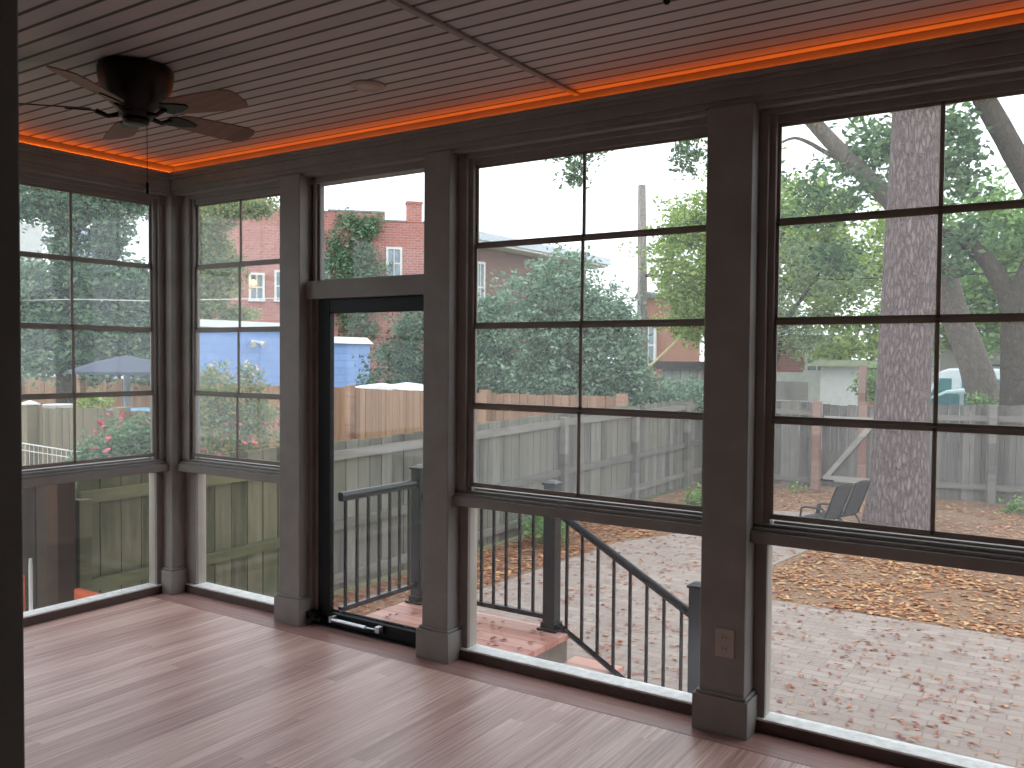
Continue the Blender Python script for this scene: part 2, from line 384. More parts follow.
# storm door
m = MB(); wb(m, 'f', 1.38, 1.405, -.09, .03, 0, 2.03); wb(m, 'f', 1.405, 1.44, -.09, .0, 0, 2.03); wb(m, 'f', 2.345, 2.36, -.09, .0, 0, 2.03)
door = struct(m.build('door_1', TAUPE, bevel=.003))
m = MB(); wb(m, 'f', 1.442, 1.54, -.03, .012, .012, 2.028); wb(m, 'f', 2.285, 2.345, -.03, .012, .012, 2.028)
wb(m, 'f', 1.54, 2.285, -.03, .012, 1.942, 2.028); wb(m, 'f', 1.54, 2.285, -.03, .012, .012, .088); wb(m, 'f', 1.54, 2.285, -.034, -.02, .088, .1)
leaf = m.build('door_frame', BLACK, door, bevel=.004)
g = MB(); wb(g, 'f', 1.536, 2.289, -.012, -.008, .085, 1.945); g.build('pane', GLASS, leaf)
MB().box(1.40, 2.36, -.03, .09, 0, .012).build('threshold', BLACK, door)
m = MB(); m.tube([(1.60, -.05, .062), (1.88, -.05, .062)], .011, 12); m.tube([(1.88, -.05, .062), (1.97, -.045, .062)], .005, 8)
m.box(1.955, 1.985, -.052, -.012, .045, .08); m.box(1.585, 1.605, -.06, -.012, .045, .08)
m.build('door_closer', paint('closer_metal', '#c3c8ce', .25, .1, spec=.6, metal=.6), door)
m = MB(); m.box(1.405, 1.47, -.075, -.012, .05, .085); m.box(1.44, 1.50, -.05, -.012, .03, .06); m.build('door_hinge', BLACK, door)

# house side of the porch, the opening the photograph is taken from, and the dim room behind
hw = MB(); hw.box(-.1, 4.37, YB-.18, YB, 0, ZC); hw.box(6.35, XR+.2, YB-.18, YB, 0, ZC); hw.box(4.37, 6.35, YB-.18, YB, 2.35, ZC)
struct(hw.build('wall_back', HOUSEWALL))
struct(MB().box(XR, XR+.2, -6.3, .1, 0, ZC).build('wall_right', HOUSEWALL))
struct(MB().box(-.1, .1, -3.35, -3.1, 0, 2.8).build('trim_2', TAUPE))
struct(MB().box(-.25, -.09, -6.3, -3.53, 0, ZC).build('wall_house_left', HOUSEWALL))
struct(MB().box(-.25, XR+.2, -6.45, -6.3, 0, ZC).build('wall_house_back', HOUSEWALL))

struct(MB().box(4.18, 4.373, YB-.19, YB+.003, 0, 2.35).build('trim_3', paint('dark_casing', '#6b6863', .6), bevel=.003))
# cove lighting lying on the crown
LED = emit('led_orange', (1.0, .15, .012, 1), 7.5)
a = MB().box(.055, XR-.02, -.058, -.044, 2.944, 2.950).build('led_strip', LED)
tag(a, 'long glowing orange light strip along the ceiling edge above the door wall', 'light strip', 'orange cove lights')
a = MB().box(.044, .058, -3.2, -.06, 2.944, 2.950).build('led_strip', LED)
tag(a, 'glowing orange light strip along the ceiling edge above the left wall', 'light strip', 'orange cove lights')

# outlet on the wide column
ot = thing('electrical_outlet', 'beige electrical outlet with cover plate low on the wide dark column', 'outlet', (4.115, -.125, .41))
MB().box(4.075, 4.165, -.1315, -.1251, .345, .475).build('cover_plate', PLATE, ot, bevel=.003)
for z in (.385, .435):
    m = MB().box(4.103, 4.137, -.134, -.131, z-.016, z+.016); r = m.build('receptacle', PLATE, ot, bevel=.003)
    MB().box(4.110, 4.113, -.1348, -.133, z-.004, z+.007).box(4.126, 4.129, -.1348, -.133, z-.004, z+.007).build('slot', SLOT, r)

# ceiling fan
def ceiling_fan(cx, cy, label, th0, R=.62, group=None):
    t = thing('ceiling_fan', label, 'ceiling fan', (cx, cy, ZC), group)
    m = MB().lathe((cx, cy, 0), [(.06, 2.765), (.075, 2.77), (.078, 2.79), (.08, 2.80), (.09, 2.81), (.115, 2.83), (.155, 2.90), (.165, 2.95), (.165, 2.985), (.15, 2.998)])
    m.build('motor_housing', BRONZE, t, smooth=True)
    MB().lathe((cx, cy, 0), [(.035, 2.735), (.055, 2.74), (.06, 2.765)]).build('switch_housing', BRONZE, t, smooth=True)
    for k in range(5):
        th = math.radians(th0+72*k); c, s = math.cos(th), math.sin(th)
        def P(r, w, z, tilt=-.26): return (cx+c*r-s*w, cy+s*r+c*w, z+w*tilt)
        z = 2.80; m = MB(); prof = [(.20, .05), (.24, .062), (.40, .072), (R-.06, .076), (R-.015, .062), (R, .035)]
        top = [P(r, w, z) for r, w in prof]+[P(r, -w, z) for r, w in reversed(prof)]
        m.hexa([(x, y, q-.006) for x, y, q in top], top)
        b = m.build('blade', BLADE, t)
        m = MB(); m.tube([P(.07, 0, z-.02), P(.12, 0, z-.032), P(.17, 0, z-.012)], [.013, .01, .012], 8)
        br = [(.15, .018), (.18, .045), (.25, .03), (.30, .008)]
        tp = [P(r, w, z-.007) for r, w in br]+[P(r, -w, z-.007) for r, w in reversed(br)]
        m.hexa([(x, y, q-.006) for x, y, q in tp], tp); m.build('blade_iron', BRONZE, b)
    m = MB().tube([(cx+.055, cy+.015, 2.775), (cx+.06, cy+.015, 2.74), (cx+.06, cy+.015, 2.47)], .0018, 6); ch = m.build('pull_chain', BRONZE, t)
    MB().lathe((cx+.06, cy+.015, 0), [(.004, 2.415), (.0085, 2.42), (.009, 2.45), (.006, 2.468), (.002, 2.472)], 12).build('pull_knob', BRONZE, ch, smooth=True)
ceiling_fan(1.77, -1.47, 'bronze ceiling fan with five brown blades near the left corner', 11, .60)
ceiling_fan(4.66, -2.22, 'ceiling fan of which only the dangling pull chain knob shows at the top edge', 24)
rl = thing('recessed_light', 'small round unlit light set in the board ceiling', 'ceiling light', (2.49, -.70, ZC))
MB().lathe((2.49, -.70, 0), [(.060, 2.994), (.078, 2.988), (.085, 2.993), (.087, 2.9995)]).build('trim_ring', paint('light_trim', '#a3958f', .4), rl, smooth=True)
MB().lathe((2.49, -.70, 0), [(.004, 2.990), (.055, 2.991), (.058, 2.994)]).build('lens', paint('light_lens', '#aea49e', .3), rl, smooth=True)

# ================================================================== OUTSIDE: ground
G = -.66
gm = MB().box(-60, 60, .2, 90, G-.3, G-.02).box(-60, -.3, -12, .2, G-.3, G-.02).box(7.6, 60, -12, .2, G-.3, G-.02)
o = gm.build('ground', GRASSY); o['kind'] = 'structure'
o = MB().box(-.70, 16, .12, 13, G-.02, G-.012).build('yard_soil', DIRT); o['kind'] = 'structure'
# pavers: terrace by the porch with a path leading to the gate
pv = MB()
pv.hexa([(x, y, G-.012) for x, y in ((.25, .15), (12, .15), (12, 4.75), (2.75, 4.58), (2.45, 6.0), (2.75, 8.8), (2.2, 9.9), (1.2, 9.6), (.9, 7.2), (.45, 6.1))],
        [(x, y, G) for x, y in ((.25, .15), (12, .15), (12, 4.75), (2.75, 4.58), (2.45, 6.0), (2.75, 8.8), (2.2, 9.9), (1.2, 9.6), (.9, 7.2), (.45, 6.1))])
o = pv.build('paver_terrace', PAVER); o['kind'] = 'structure'

def scatter(name, n, region, size, mat, z, seed, label, cat, dens=None):
    rs = np.random.RandomState(seed); P = []
    while len(P) < n:
        x = rs.uniform(region[0], region[1]); y = rs.uniform(region[2], region[3])
        if dens is None or rs.rand() < dens(x, y): P.append((x, y))
    P = np.array(P); th = rs.uniform(0, 2*np.pi, n); s = size*rs.uniform(.6, 1.3, n)
    c, q = np.cos(th)*s, np.sin(th)*s
    t1 = rs.uniform(0, .5, n)*s; t2 = rs.uniform(-.3, .5, n)*s; zz = z+rs.uniform(.002, .014, n)
    V = np.zeros((n, 4, 3))
    V[:, 0] = np.stack([P[:, 0]-c, P[:, 1]-q, zz], 1); V[:, 2] = np.stack([P[:, 0]+c, P[:, 1]+q, zz+np.abs(t2)*.4], 1)
    V[:, 1] = np.stack([P[:, 0]-q*.45, P[:, 1]+c*.45, zz+t1*.5+.004], 1); V[:, 3] = np.stack([P[:, 0]+q*.45, P[:, 1]-c*.45, zz+t1*.3+.004], 1)
    o = quads(name, V, mat); tag(o, label, cat, kind='stuff'); return o
def quads(name, V, mat, parent=None):
    n = len(V); me = bpy.data.meshes.new(name)
    org = objloc(parent) if parent else Vector((0, 0, 0))
    me.vertices.add(n*4); me.vertices.foreach_set('co', (V.reshape(-1, 3)-np.array(org)).astype('f').ravel())
    me.loops.add(n*4); me.loops.foreach_set('vertex_index', np.arange(n*4, dtype='i'))
    me.polygons.add(n); me.polygons.foreach_set('loop_start', np.arange(0, n*4, 4, dtype='i'))
    me.update(calc_edges=True); me.materials.append(mat)
    o = bpy.data.objects.new(name, me); COL.objects.link(o)
    if parent: o.parent = parent
    return o
def patchy(x, y): return .35+.65*(math.sin(x*3.1+y*1.7)*math.sin(y*2.3-x*1.1) > -.1)
def in_path(x, y):
    if y < 4.66: return x > .3
    lo = .3+(y-4.6)*.13 if y < 9.8 else 9; hi = 2.6 if y < 9 else 2.3
    return lo < x < hi and y < 9.8
scatter('fallen_leaves', 13000, (-.65, 9, 3.2, 12.3), .042, LITTER, G-.012, 1, 'thick brown fallen leaves covering the planting bed around the pine trunk', 'leaves', lambda x, y: 0 if in_path(x, y) else patchy(x, y)*(1 if y > 4.6 or x < .3 else 0)*(1.0 if y < 7 else .45))
scatter('fallen_leaves', 3400, (.3, 7, .3, 9.8), .027, LITTERR, G, 2, 'thin scatter of reddish fallen leaves on the brick pavers', 'leaves', lambda x, y: .9*in_path(x, y)*(patchy(x*1.7, y*1.6) if 1 else 1))
scatter('fallen_leaves', 1400, (-.65, .3, .3, 9), .04, LITTERR, G-.012, 3, 'reddish fallen leaves lying along the foot of the side fence', 'leaves')

# ------------------------------------------------------------------ landing, steps and railing
ld = thing('porch_steps', 'red wooden landing and steps outside the black storm door', 'steps', (2.1, .45, G))
MB().box(1.44, 2.75, .10, .92, -.09, -.05).build('landing_deck', DECKM, ld, bevel=.004)
MB().box(1.46, 2.72, .12, .90, G, -.09).build('landing_skirt', CONC, ld)
for x0, x1, zt in ((2.72, 3.06, -.24), (3.06, 3.40, -.43)):
    MB().box(x0, x1, .12, 1.02, zt-.035, zt).build('step_tread', DECKM, ld, bevel=.004)
    MB().box(x0, x1-.03, .14, 1.0, G, zt-.035).build('step_riser', CONC, ld)
scatter('fallen_leaves', 55, (1.6, 2.7, .15, .8), .03, LITTERR, -.05, 5, 'small dry leaves scattered on the red landing by the railing', 'leaves')
rg = thing('stair_railing', 'black metal railing around the red landing and down the steps', 'railing', (2.6, .86, -.05))
def newel(x, y, z0, z1):
    p = MB().box(x-.042, x+.042, y-.042, y+.042, z0, z1).build('newel_post', RAILM, rg, bevel=.004)
    MB().box(x-.07, x+.07, y-.07, y+.07, z0, z0+.014).box(x-.052, x+.052, y-.052, y+.052, z0+.014, z0+.05).build('base_plate', RAILM, p, bevel=.003)
    m = MB().box(x-.05, x+.05, y-.05, y+.05, z1, z1+.014)
    m.hexa([(x-.046, y-.046, z1+.014), (x+.046, y-.046, z1+.014), (x+.046, y+.046, z1+.014), (x-.046, y+.046, z1+.014)],
           [(x-.018, y-.018, z1+.03), (x+.018, y-.018, z1+.03), (x+.018, y+.018, z1+.03), (x-.018, y+.018, z1+.03)]); m.build('post_cap', RAILM, p)
newel(1.53, .87, -.05, .89); newel(2.62, .87, -.05, .875); newel(3.60, .87, G, .37)
MB().tube([(1.53, .095, .80), (1.53, .83, .80)], .024, 12).box(1.512, 1.548, .095, .83, .765, .785).build('top_rail', RAILM, rg, smooth=False)
MB().box(1.512, 1.548, .095, .83, .065, .095).build('bottom_rail', RAILM, rg)
MB().tube([(1.57, .87, .70), (2.58, .87, .70)], .024, 12).build('top_rail', RAILM, rg)
MB().box(1.57, 2.58, .852, .888, .012, .042).build('bottom_rail', RAILM, rg)
MB().tube([(2.66, .87, .705), (3.56, .87, .205)], .026, 12).build('top_rail', RAILM, rg)
MB().tube([(2.66, .87, -.005), (3.56, .87, -.505)], .02, 4).build('bottom_rail', RAILM, rg)
b0 = None
for y in (.14, .245, .35, .455, .56, .66, .76):
    if b0 is None: b0 = MB().box(1.522, 1.538, y-.008, y+.008, .09, .785).build('baluster', RAILM, rg, origin=(1.53, y, .09)); y0 = y
    else: dup(b0, (0, y-y0, 0), rg)
b0 = None
for x in (1.66, 1.765, 1.865, 1.965, 2.07, 2.17, 2.27, 2.375, 2.48):
    if b0 is None: b0 = MB().box(x-.008, x+.008, .862, .878, .04, .70).build('baluster', RAILM, rg, origin=(x, .87, .04)); x0 = x
    else: dup(b0, (x-x0, 0, 0), rg)
b0 = None
for i in range(8):
    x = 2.73+i*.11; off = -(x-2.66)*.5556
    if b0 is None: b0 = MB().box(x-.008, x+.008, .862, .878, -.04, .66).build('baluster', RAILM, rg, origin=(x, .87, -.04)); x0 = x; of0 = off
    else: dup(b0, (x-x0, 0, off-of0), rg)

# ------------------------------------------------------------------ fences
FX = -.74
def fence_y(name, label, x, ys, tops, mats, post_w=.1, rails=(.22, .95, -.52), side=1, group=None, low_first=None):
    """fence running along y; rails and posts on the side towards the yard"""
    bm, wm, pm = mats; y_0 = ys[0]; t = thing(name, label, 'fence', (x, (ys[0]+ys[-1])/2, G), group)
    for i in range(len(ys)-1):
        ya, yb = ys[i], ys[i+1]; za, zb = tops[i], tops[i+1]
        m = MB(); nb = max(1, round((yb-ya)/.17)); w = (yb-ya)/nb
        rs = random.Random(i*7+int(x*10))
        for k in range(nb):
            a, b = ya+k*w+.005, ya+(k+1)*w-.005; z = za+(zb-za)*(k+.5)/nb+rs.uniform(-.012, .012); th = rs.uniform(0, .008)
            m.box(x-.022-th, x-th, a, b, G+.02, z)
        m.build('board_panel', bm, t)
        for r in rails:
            z0 = za+r if r <= 0 else G+r; z1 = zb+r if r <= 0 else G+r
            MB().hexa([(x, ya, z0-.045), (x+.04*side, ya, z0-.045), (x+.04*side, yb, z1-.045), (x, yb, z1-.045)],
                      [(x, ya, z0+.045), (x+.04*side, ya, z0+.045), (x+.04*side, yb, z1+.045), (x, yb, z1+.045)]).build('rail', wm, t)
    for y, z in zip(ys, tops):
        if low_first and y == ys[0]: z = low_first
        MB().box(x+.005*side, x+(post_w+.005)*side, y-post_w/2, y+post_w/2, G, z-.05).build('post', pm, t, bevel=.006)
    return t
def fence_x(name, label, y, xs, tops, mats, post_w=.1, rails=(-.2, -.7, -1.2), group=None, cap=(), base=G, front=-1, post_up=-.05, cat='fence'):
    bm, wm, pm = mats; t = thing(name, label, cat, ((xs[0]+xs[-1])/2, y, base), group)
    for i in range(len(xs)-1):
        xa, xb = xs[i], xs[i+1]; za, zb = tops[i], tops[i+1]; m = MB(); nb = max(1, round(abs(xb-xa)/.17)); w = (xb-xa)/nb
        rs = random.Random(i*5+int(y*10))
        for k in range(nb):
            z = za+(zb-za)*(k+.5)/nb+rs.uniform(-.012, .012); th = rs.uniform(0, .008)
            m.box(xa+k*w+.005, xa+(k+1)*w-.005, y+th, y+.022+th, base+.02, z)
        m.build('board_panel', bm, t)
        for r in rails:
            MB().hexa([(xa, y-.04, za+r-.045), (xb, y-.04, zb+r-.045), (xb, y, zb+r-.045), (xa, y, za+r-.045)],
                      [(xa, y-.04, za+r+.045), (xb, y-.04, zb+r+.045), (xb, y, zb+r+.045), (xa, y, za+r+.045)]).build('rail', wm, t)
    for x, z in zip(xs, tops):
        p = MB().box(x-post_w/2, x+post_w/2, y-post_w-.005, y-.005, base, z+post_up).build('post', pm, t, bevel=.006)
        if x in cap:
            MB().box(x-post_w*.65, x+post_w*.65, y-post_w*1.15-.005, y+post_w*.15-.005, z+post_up, z+post_up+.02).hexa(
                [(x-post_w*.6, y-post_w*1.1, z+post_up+.02), (x+post_w*.6, y-post_w*1.1, z+post_up+.02), (x+post_w*.6, y+post_w*.1, z+post_up+.02), (x-post_w*.6, y+post_w*.1, z+post_up+.02)],
                [(x-.02, y-post_w*.6, z+post_up+.06), (x+.02, y-post_w*.6, z+post_up+.06), (x+.02, y-post_w*.4, z+post_up+.06), (x-.02, y-post_w*.4, z+post_up+.06)]).build('post_cap', WHITE, p)
    return t
fence_y('wooden_fence', 'mossy weathered board fence close outside the left corner windows', FX, [-.30, 2.12], [.82, .83], (FENCE_MOSS, MOSSW, MOSSW), rails=(-.20, -.86), low_first=.67)
fence_y('wooden_fence', 'long grey weathered board fence running down the left side of the yard', FX, [2.125, 4.42, 6.70, 8.98, 11.13, 12.38], [.83, .86, .90, .91, .93, .93], (FENCE_GREY, GREYW, GREYW), rails=(-.13, -.82, -1.35))
YB2 = 12.4
fence_x('wooden_fence', 'grey weathered back fence to the left of the gate', YB2, [-.70, 1.30], [.93, .91], (FENCE_GREYX, GREYW, REDBROWN), .14, rails=(-.2, -1.42), post_up=.02)
fence_x('wooden_fence', 'grey weathered back fence to the right of the pine trunk', YB2, [2.42, 4.09, 6.4, 8.7, 11.0], [.92, .96, .97, .97, .97], (FENCE_GREYX, GREYW, GREYW), .11, rails=(-.22, -1.35), post_up=0)
# lattice-like upper boards left of the gate
ub = MB().box(.3, 1.1, YB2+.02, YB2+.04, .93, 1.27).build('fence_board_panel', FENCE_GREYX); tag(ub, 'weathered board panel rising above the back fence left of the gate', 'board')
LGW = boards('pale_grey_wood', '#8d8a82', '#b5b1a8', .5, 2, 0, .95, 20, 2)
gt = thing('wooden_gate', 'grey wooden gate with a diagonal brace in the back fence', 'gate', (1.85, YB2, G))
m = MB(); xs = [1.37+i*.144 for i in range(8)]
for i in range(7): m.box(xs[i]+.004, xs[i+1]-.004, YB2, YB2+.02, G+.06, .88-.01*(i % 3))
m.build('board_panel', FENCE_GREYX, gt)
for z in (.62, -.45): MB().box(1.41, 2.36, YB2-.035, YB2, z-.05, z+.05).build('rail', LGW, gt)
MB().hexa([(1.42, YB2-.05, -.42), (1.52, YB2-.05, -.42), (1.52, YB2-.035, -.42), (1.42, YB2-.035, -.42)], [(2.22, YB2-.05, .62), (2.34, YB2-.05, .62), (2.34, YB2-.035, .62), (2.22, YB2-.035, .62)]).build('diagonal_brace', LGW, gt)
MB().box(2.0, 2.14, YB2-.02, YB2-.001, -.5, .95).build('red_board', REDBROWN, gt)
for z in (.54, -.50): MB().box(1.36, 1.60, YB2-.045, YB2-.035, z, z+.03).build('strap_hinge', BLACK, gt)

fence_x('wooden_fence', 'dark brown board fence panel at the far left outside the window', -.42, [-3.0, -1.9, -.62], [.74, .74, .74], (FENCE_BROWN, BROWNW, BROWNW), .13, rails=(), post_up=.1)
fence_x('wooden_fence', 'orange cedar fence across the far side of the neighbouring yard', 9.0, [-19.5, -16.4, -13.2, -10.05, -6.9, -3.6, -.9], [1.05, 1.05, 1.06, 1.04, 1.03, 1.03, 1.04], (FENCE_ORANGE, CEDARW, CEDARW), .15, rails=(), post_up=.06)
fence_x('wooden_fence', 'reddish brown fence with a white post cap beyond the grey side fence', 13.2, [-4.6, -2.1, -.9], [.84, .87, .88], (FENCE_ORANGE, REDBROWN, REDBROWN), .16, rails=(), cap=(-2.1,), post_up=.08)
fence_x('wooden_fence', 'tan board fence with a white capped post behind the pink roses', 2.6, [-6.75, -4.6, -2.9], [.93, .98, 1.03], (FENCE_TAN, TANW, TANW), .15, rails=(), cap=(-6.75,), post_up=.04)
# low wire fence in the neighbouring yard
wf = thing('wire_fence', 'low white wire fence before the tan board fence', 'fence', (-5.4, 2.0, G))
m = MB(); m.tube([(-6.4, 2.0, .54), (-4.6, 2.0, .50)], .008, 6); m.tube([(-6.4, 2.0, .45), (-4.6, 2.0, .42)], .006, 6)
m.build('horizontal_wire', WHITE, wf)
w0 = MB().tube([(-6.3, 2.0, G), (-6.3, 2.0, .53)], .004, 6).build('upright_wire', WHITE, wf)
for k in range(1, 17): dup(w0, (k*.105, 0, -.002*k), wf)

o = MB().box(-.47, -.05, -.49, -.45, -.14, .03).build('plank', REDPLANK, bevel=.003); tag(o, 'red stained plank standing on edge just outside the left window', 'plank')
o = MB().tube([(-.30, -.88, G), (-.30, -.88, .30), (-.30, -.88, .34)], [.012, .012, .009], 10).build('pipe', WHITE); tag(o, 'thin white upright pipe before the dark brown fence', 'pipe')
o = MB().box(-.38, -.35, -.92, -.89, G, .22).build('stake', REDPLANK); tag(o, 'thin red stake beside the white upright pipe', 'stake')

# ------------------------------------------------------------------ foliage
def leaves(name, blobs, n, size, mat, parent, seed, flat=.0):
    """blobs: (cx,cy,cz, rx,ry,rz, weight); leaves gathered in small sprays"""
    rs = np.random.RandomState(seed); B = np.array(blobs, float); w = B[:, 6]/B[:, 6].sum()
    nc = max(8, n//22); bi = rs.choice(len(B), nc, p=w)
    d = rs.normal(size=(nc, 3)); d /= np.linalg.norm(d, axis=1)[:, None]; r = rs.uniform(.25, 1.0, nc)**.45
    c = B[bi, :3]+d*r[:, None]*B[bi, 3:6]*(1+.16*rs.normal(size=(nc, 1)))
    ci = rs.randint(0, nc, n); P = c[ci]+rs.normal(size=(n, 3))*size*np.array([1.9, 1.9, 1.4])
    a = rs.normal(size=(n, 3)); a[:, 2] *= .6; a /= np.linalg.norm(a, axis=1)[:, None]
    b = np.cross(a, rs.normal(size=(n, 3))); b /= np.linalg.norm(b, axis=1)[:, None]; nn = np.cross(a, b)
    s = (size*rs.uniform(.6, 1.25, n))[:, None]
    V = np.zeros((n, 4, 3)); V[:, 0] = P-a*s; V[:, 1] = P+b*s*.5+nn*s*.16; V[:, 2] = P+a*s; V[:, 3] = P-b*s*.5+nn*s*.16
    return quads(name, V, mat, parent)
def tree(name, label, cat, base, blobs, n, size, mat, seed, trunk=None, tr=.12, barkm=None, group=None, core=False):
    t = thing(name, label, cat, base, group)
    if trunk:
        m = MB(); rg_ = random.Random(seed)
        for pts, rad in trunk: m.tube(pts, rad, 12, True, .05, rg_)
        m.build('trunk', barkm or DARKB, t, smooth=True)
    leaves('foliage', blobs, n, size, mat, t, seed)
    return t
def bark_tube(pts, rad, n, seed, sub=4):
    """resample a polyline for a smoother limb"""
    P = [Vector(p) for p in pts]; out = []; rr = []
    for i in range(len(P)-1):
        p0 = P[max(i-1, 0)]; p1 = P[i]; p2 = P[i+1]; p3 = P[min(i+2, len(P)-1)]
        for k in range(sub):
            t = k/sub; out.append(.5*((2*p1)+(p2-p0)*t+(2*p0-5*p1+4*p2-p3)*t*t+(3*p1-p0-3*p2+p3)*t**3)); rr.append(rad[i]+(rad[i+1]-rad[i])*t)
    out.append(P[-1]); rr.append(rad[-1]); return out, rr
# big pine trunk in the yard
pt = thing('pine_tree', 'massive pine trunk with pinkish grey bark rising in the yard', 'tree', (3.18, 9.5, G))
p, r = bark_tube([(3.16, 9.5, G), (3.18, 9.5, -.2), (3.19, 9.5, .6), (3.22, 9.5, 1.9), (3.26, 9.5, 3.2), (3.31, 9.5, 5.2), (3.38, 9.5, 9.5), (3.4, 9.5, 14)], [.47, .41, .37, .35, .345, .325, .25, .14], 30, 3, 6)
MB().tube(p, r, 36, True, .012, random.Random(4)).build('trunk', PINEB, pt, smooth=True)
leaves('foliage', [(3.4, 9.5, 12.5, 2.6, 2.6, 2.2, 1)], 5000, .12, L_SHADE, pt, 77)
# leaning tree behind the back fence
lt = thing('leaning_tree', 'grey tree leaning left behind the back fence and the pine', 'tree', (5.3, 13.7, G))
KX = 1.36
def sc(p, k=1.36):  # move a point farther along its sight distance from the yard view
    c = Vector((5.481, -3.922, 1.683)); return tuple(c+(Vector(p)-c)*k)
p, r = bark_tube([sc(q) for q in [(4.42, 10.05, -.1), (4.37, 10.03, .72), (4.20, 10.02, 1.13), (3.97, 9.99, 1.83), (3.76, 9.96, 2.4), (3.58, 9.94, 3.0), (3.06, 9.83, 3.82), (2.36, 9.7, 4.62), (1.84, 9.55, 5.26), (1.2, 9.4, 6.2)]],
                 [.42, .36, .30, .27, .25, .23, .19, .155, .15, .10], 20, 1, 4)
MB().tube(p, r, 20, True, .03, random.Random(8)).build('trunk', OAKB, lt, smooth=True)
p, r = bark_tube([(1.0, 14.7, 5.75), (.69, 14.67, 5.95), (.43, 14.6, 6.13), (.18, 14.53, 6.23), (-.06, 14.46, 6.16), (-.3, 14.4, 6.0)], [.05, .045, .04, .03, .025, .015], 8, 1)
MB().tube(p, r, 8).build('branch', OAKB, lt, smooth=True)
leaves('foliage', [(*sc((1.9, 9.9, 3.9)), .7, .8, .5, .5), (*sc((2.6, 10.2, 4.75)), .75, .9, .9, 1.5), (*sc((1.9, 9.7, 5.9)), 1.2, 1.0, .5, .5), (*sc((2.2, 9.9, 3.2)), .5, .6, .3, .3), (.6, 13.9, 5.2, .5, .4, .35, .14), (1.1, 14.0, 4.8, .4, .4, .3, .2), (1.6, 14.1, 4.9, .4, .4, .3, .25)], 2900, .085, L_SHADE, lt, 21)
# forked tree at the right
ft = thing('forked_tree', 'dark forked tree with a wide trunk at the right behind the fence', 'tree', (5.65, 14.0, G))
m = MB()
for pts, rad in (([(4.62, 11.05, -.35), (4.58, 11.05, .6), (4.55, 11.04, 1.6), (4.53, 11.04, 2.5), (4.76, 11.05, 3.3), (4.72, 11.05, 4.0), (4.38, 11.03, 4.75), (3.97, 10.99, 5.6), (3.3, 10.9, 7.0)], [.31, .30, .28, .24, .19, .165, .16, .15, .10]),
                 ([(4.50, 11.04, 2.2), (4.30, 11.03, 2.75), (4.08, 11.0, 3.15), (3.83, 11.0, 3.42), (3.46, 10.94, 3.65), (3.0, 10.8, 3.9)], [.16, .14, .12, .11, .08, .04])):
    p, r = bark_tube([sc(q, 1.2) for q in pts], [x*1.2 for x in rad], 16, 1, 4); m.tube(p, r, 16, True, .03, random.Random(3))
m.build('trunk', DARKB, ft, smooth=True)
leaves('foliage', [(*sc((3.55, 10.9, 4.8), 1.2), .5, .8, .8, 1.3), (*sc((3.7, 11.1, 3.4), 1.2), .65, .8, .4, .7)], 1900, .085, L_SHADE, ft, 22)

tree('broadleaf_tree', 'bright yellow green tree behind the garage seen through the right window', 'tree', (1.2, 24, G),
     [(-1.0, 19.8, 5.3, 1.1, .9, 1.0, 1.5), (-.9, 20.5, 4.2, 1.3, 1.0, 1.0, 1.4), (.1, 22.5, 3.4, 2.0, 1.3, 1.3, 2), (1.4, 22.9, 2.6, 1.3, 1.3, .8, 1.3), (.9, 22.5, 5.0, 1.3, 1.2, 1.2, .7), (-.2, 21, 1.95, 1.0, .8, .3, .5)], 15000, .10, L_YEL, 31,
     [([(1.2, 24, G), (1.1, 23.6, 3.5)], [.2, .1])])
tree('broadleaf_tree', 'mid green tree filling the top right window behind the forked trunk', 'tree', (7, 27, G),
     [(2.6, 22.5, 5.6, .9, 1.0, .9, .8), (3.5, 22.5, 4.9, 1.0, 1.2, .9, 1.2), (2.7, 22.5, 3.7, .9, 1.2, .8, 1.2), (3.8, 22.5, 3.3, 1.0, 1.2, .9, 1.3), (4.6, 23, 4.5, 1.2, 1.2, 1.6, 1), (2.9, 22.5, 2.4, .7, 1, .5, .7)], 13000, .095, L_MID, 32,
     [([(7, 27, G), (6.8, 26.5, 4)], [.25, .12])])
tree('small_tree', 'small multi stemmed tree with grey green leaves left of the garage', 'tree', (-1.0, 16.2, G),
     [(-.9, 16.2, 2.7, .9, .8, .7, 1.4), (-.3, 16.2, 2.2, .8, .7, .45, .8), (-.5, 16.2, 3.9, 1.0, .8, .6, .7), (.6, 16.4, 3.4, .7, .8, .5, .5)], 4200, .065, leafmat('leaf_small_tree', '#59734c', '#8aa06e', '#b9c79f', .5), 33,
     [([(-.78, 16.2, G), (-.72, 16.2, 1.4), (-.45, 16.2, 2.5), (.3, 16.2, 3.6)], [.12, .1, .06, .02]), ([(-.80, 16.2, 1.0), (-1.0, 16.2, 2.2), (-1.1, 16.2, 3.6)], [.07, .05, .02]),
      ([(-1.35, 16.2, G), (-1.32, 16.2, 1.3), (-1.5, 16.2, 2.8)], [.08, .07, .03])])
tree('broadleaf_tree', 'light green rounded tree beside the utility pole', 'tree', (-3.5, 20.3, G),
     [(-4.25, 20.2, 4.6, 1.4, 1.3, 1.7, 2), (-3.0, 20.6, 5.9, 1.5, 1.3, 1.5, 1.5), (-4.2, 20.3, 3.0, .9, 1.0, .8, .9), (-2.6, 20.6, 3.6, 1.2, 1.2, 1.6, 1)], 19000, .085, L_YEL, 34,
     [([(-3.2, 20.6, G), (-3.1, 20.6, 3)], [.15, .08])])
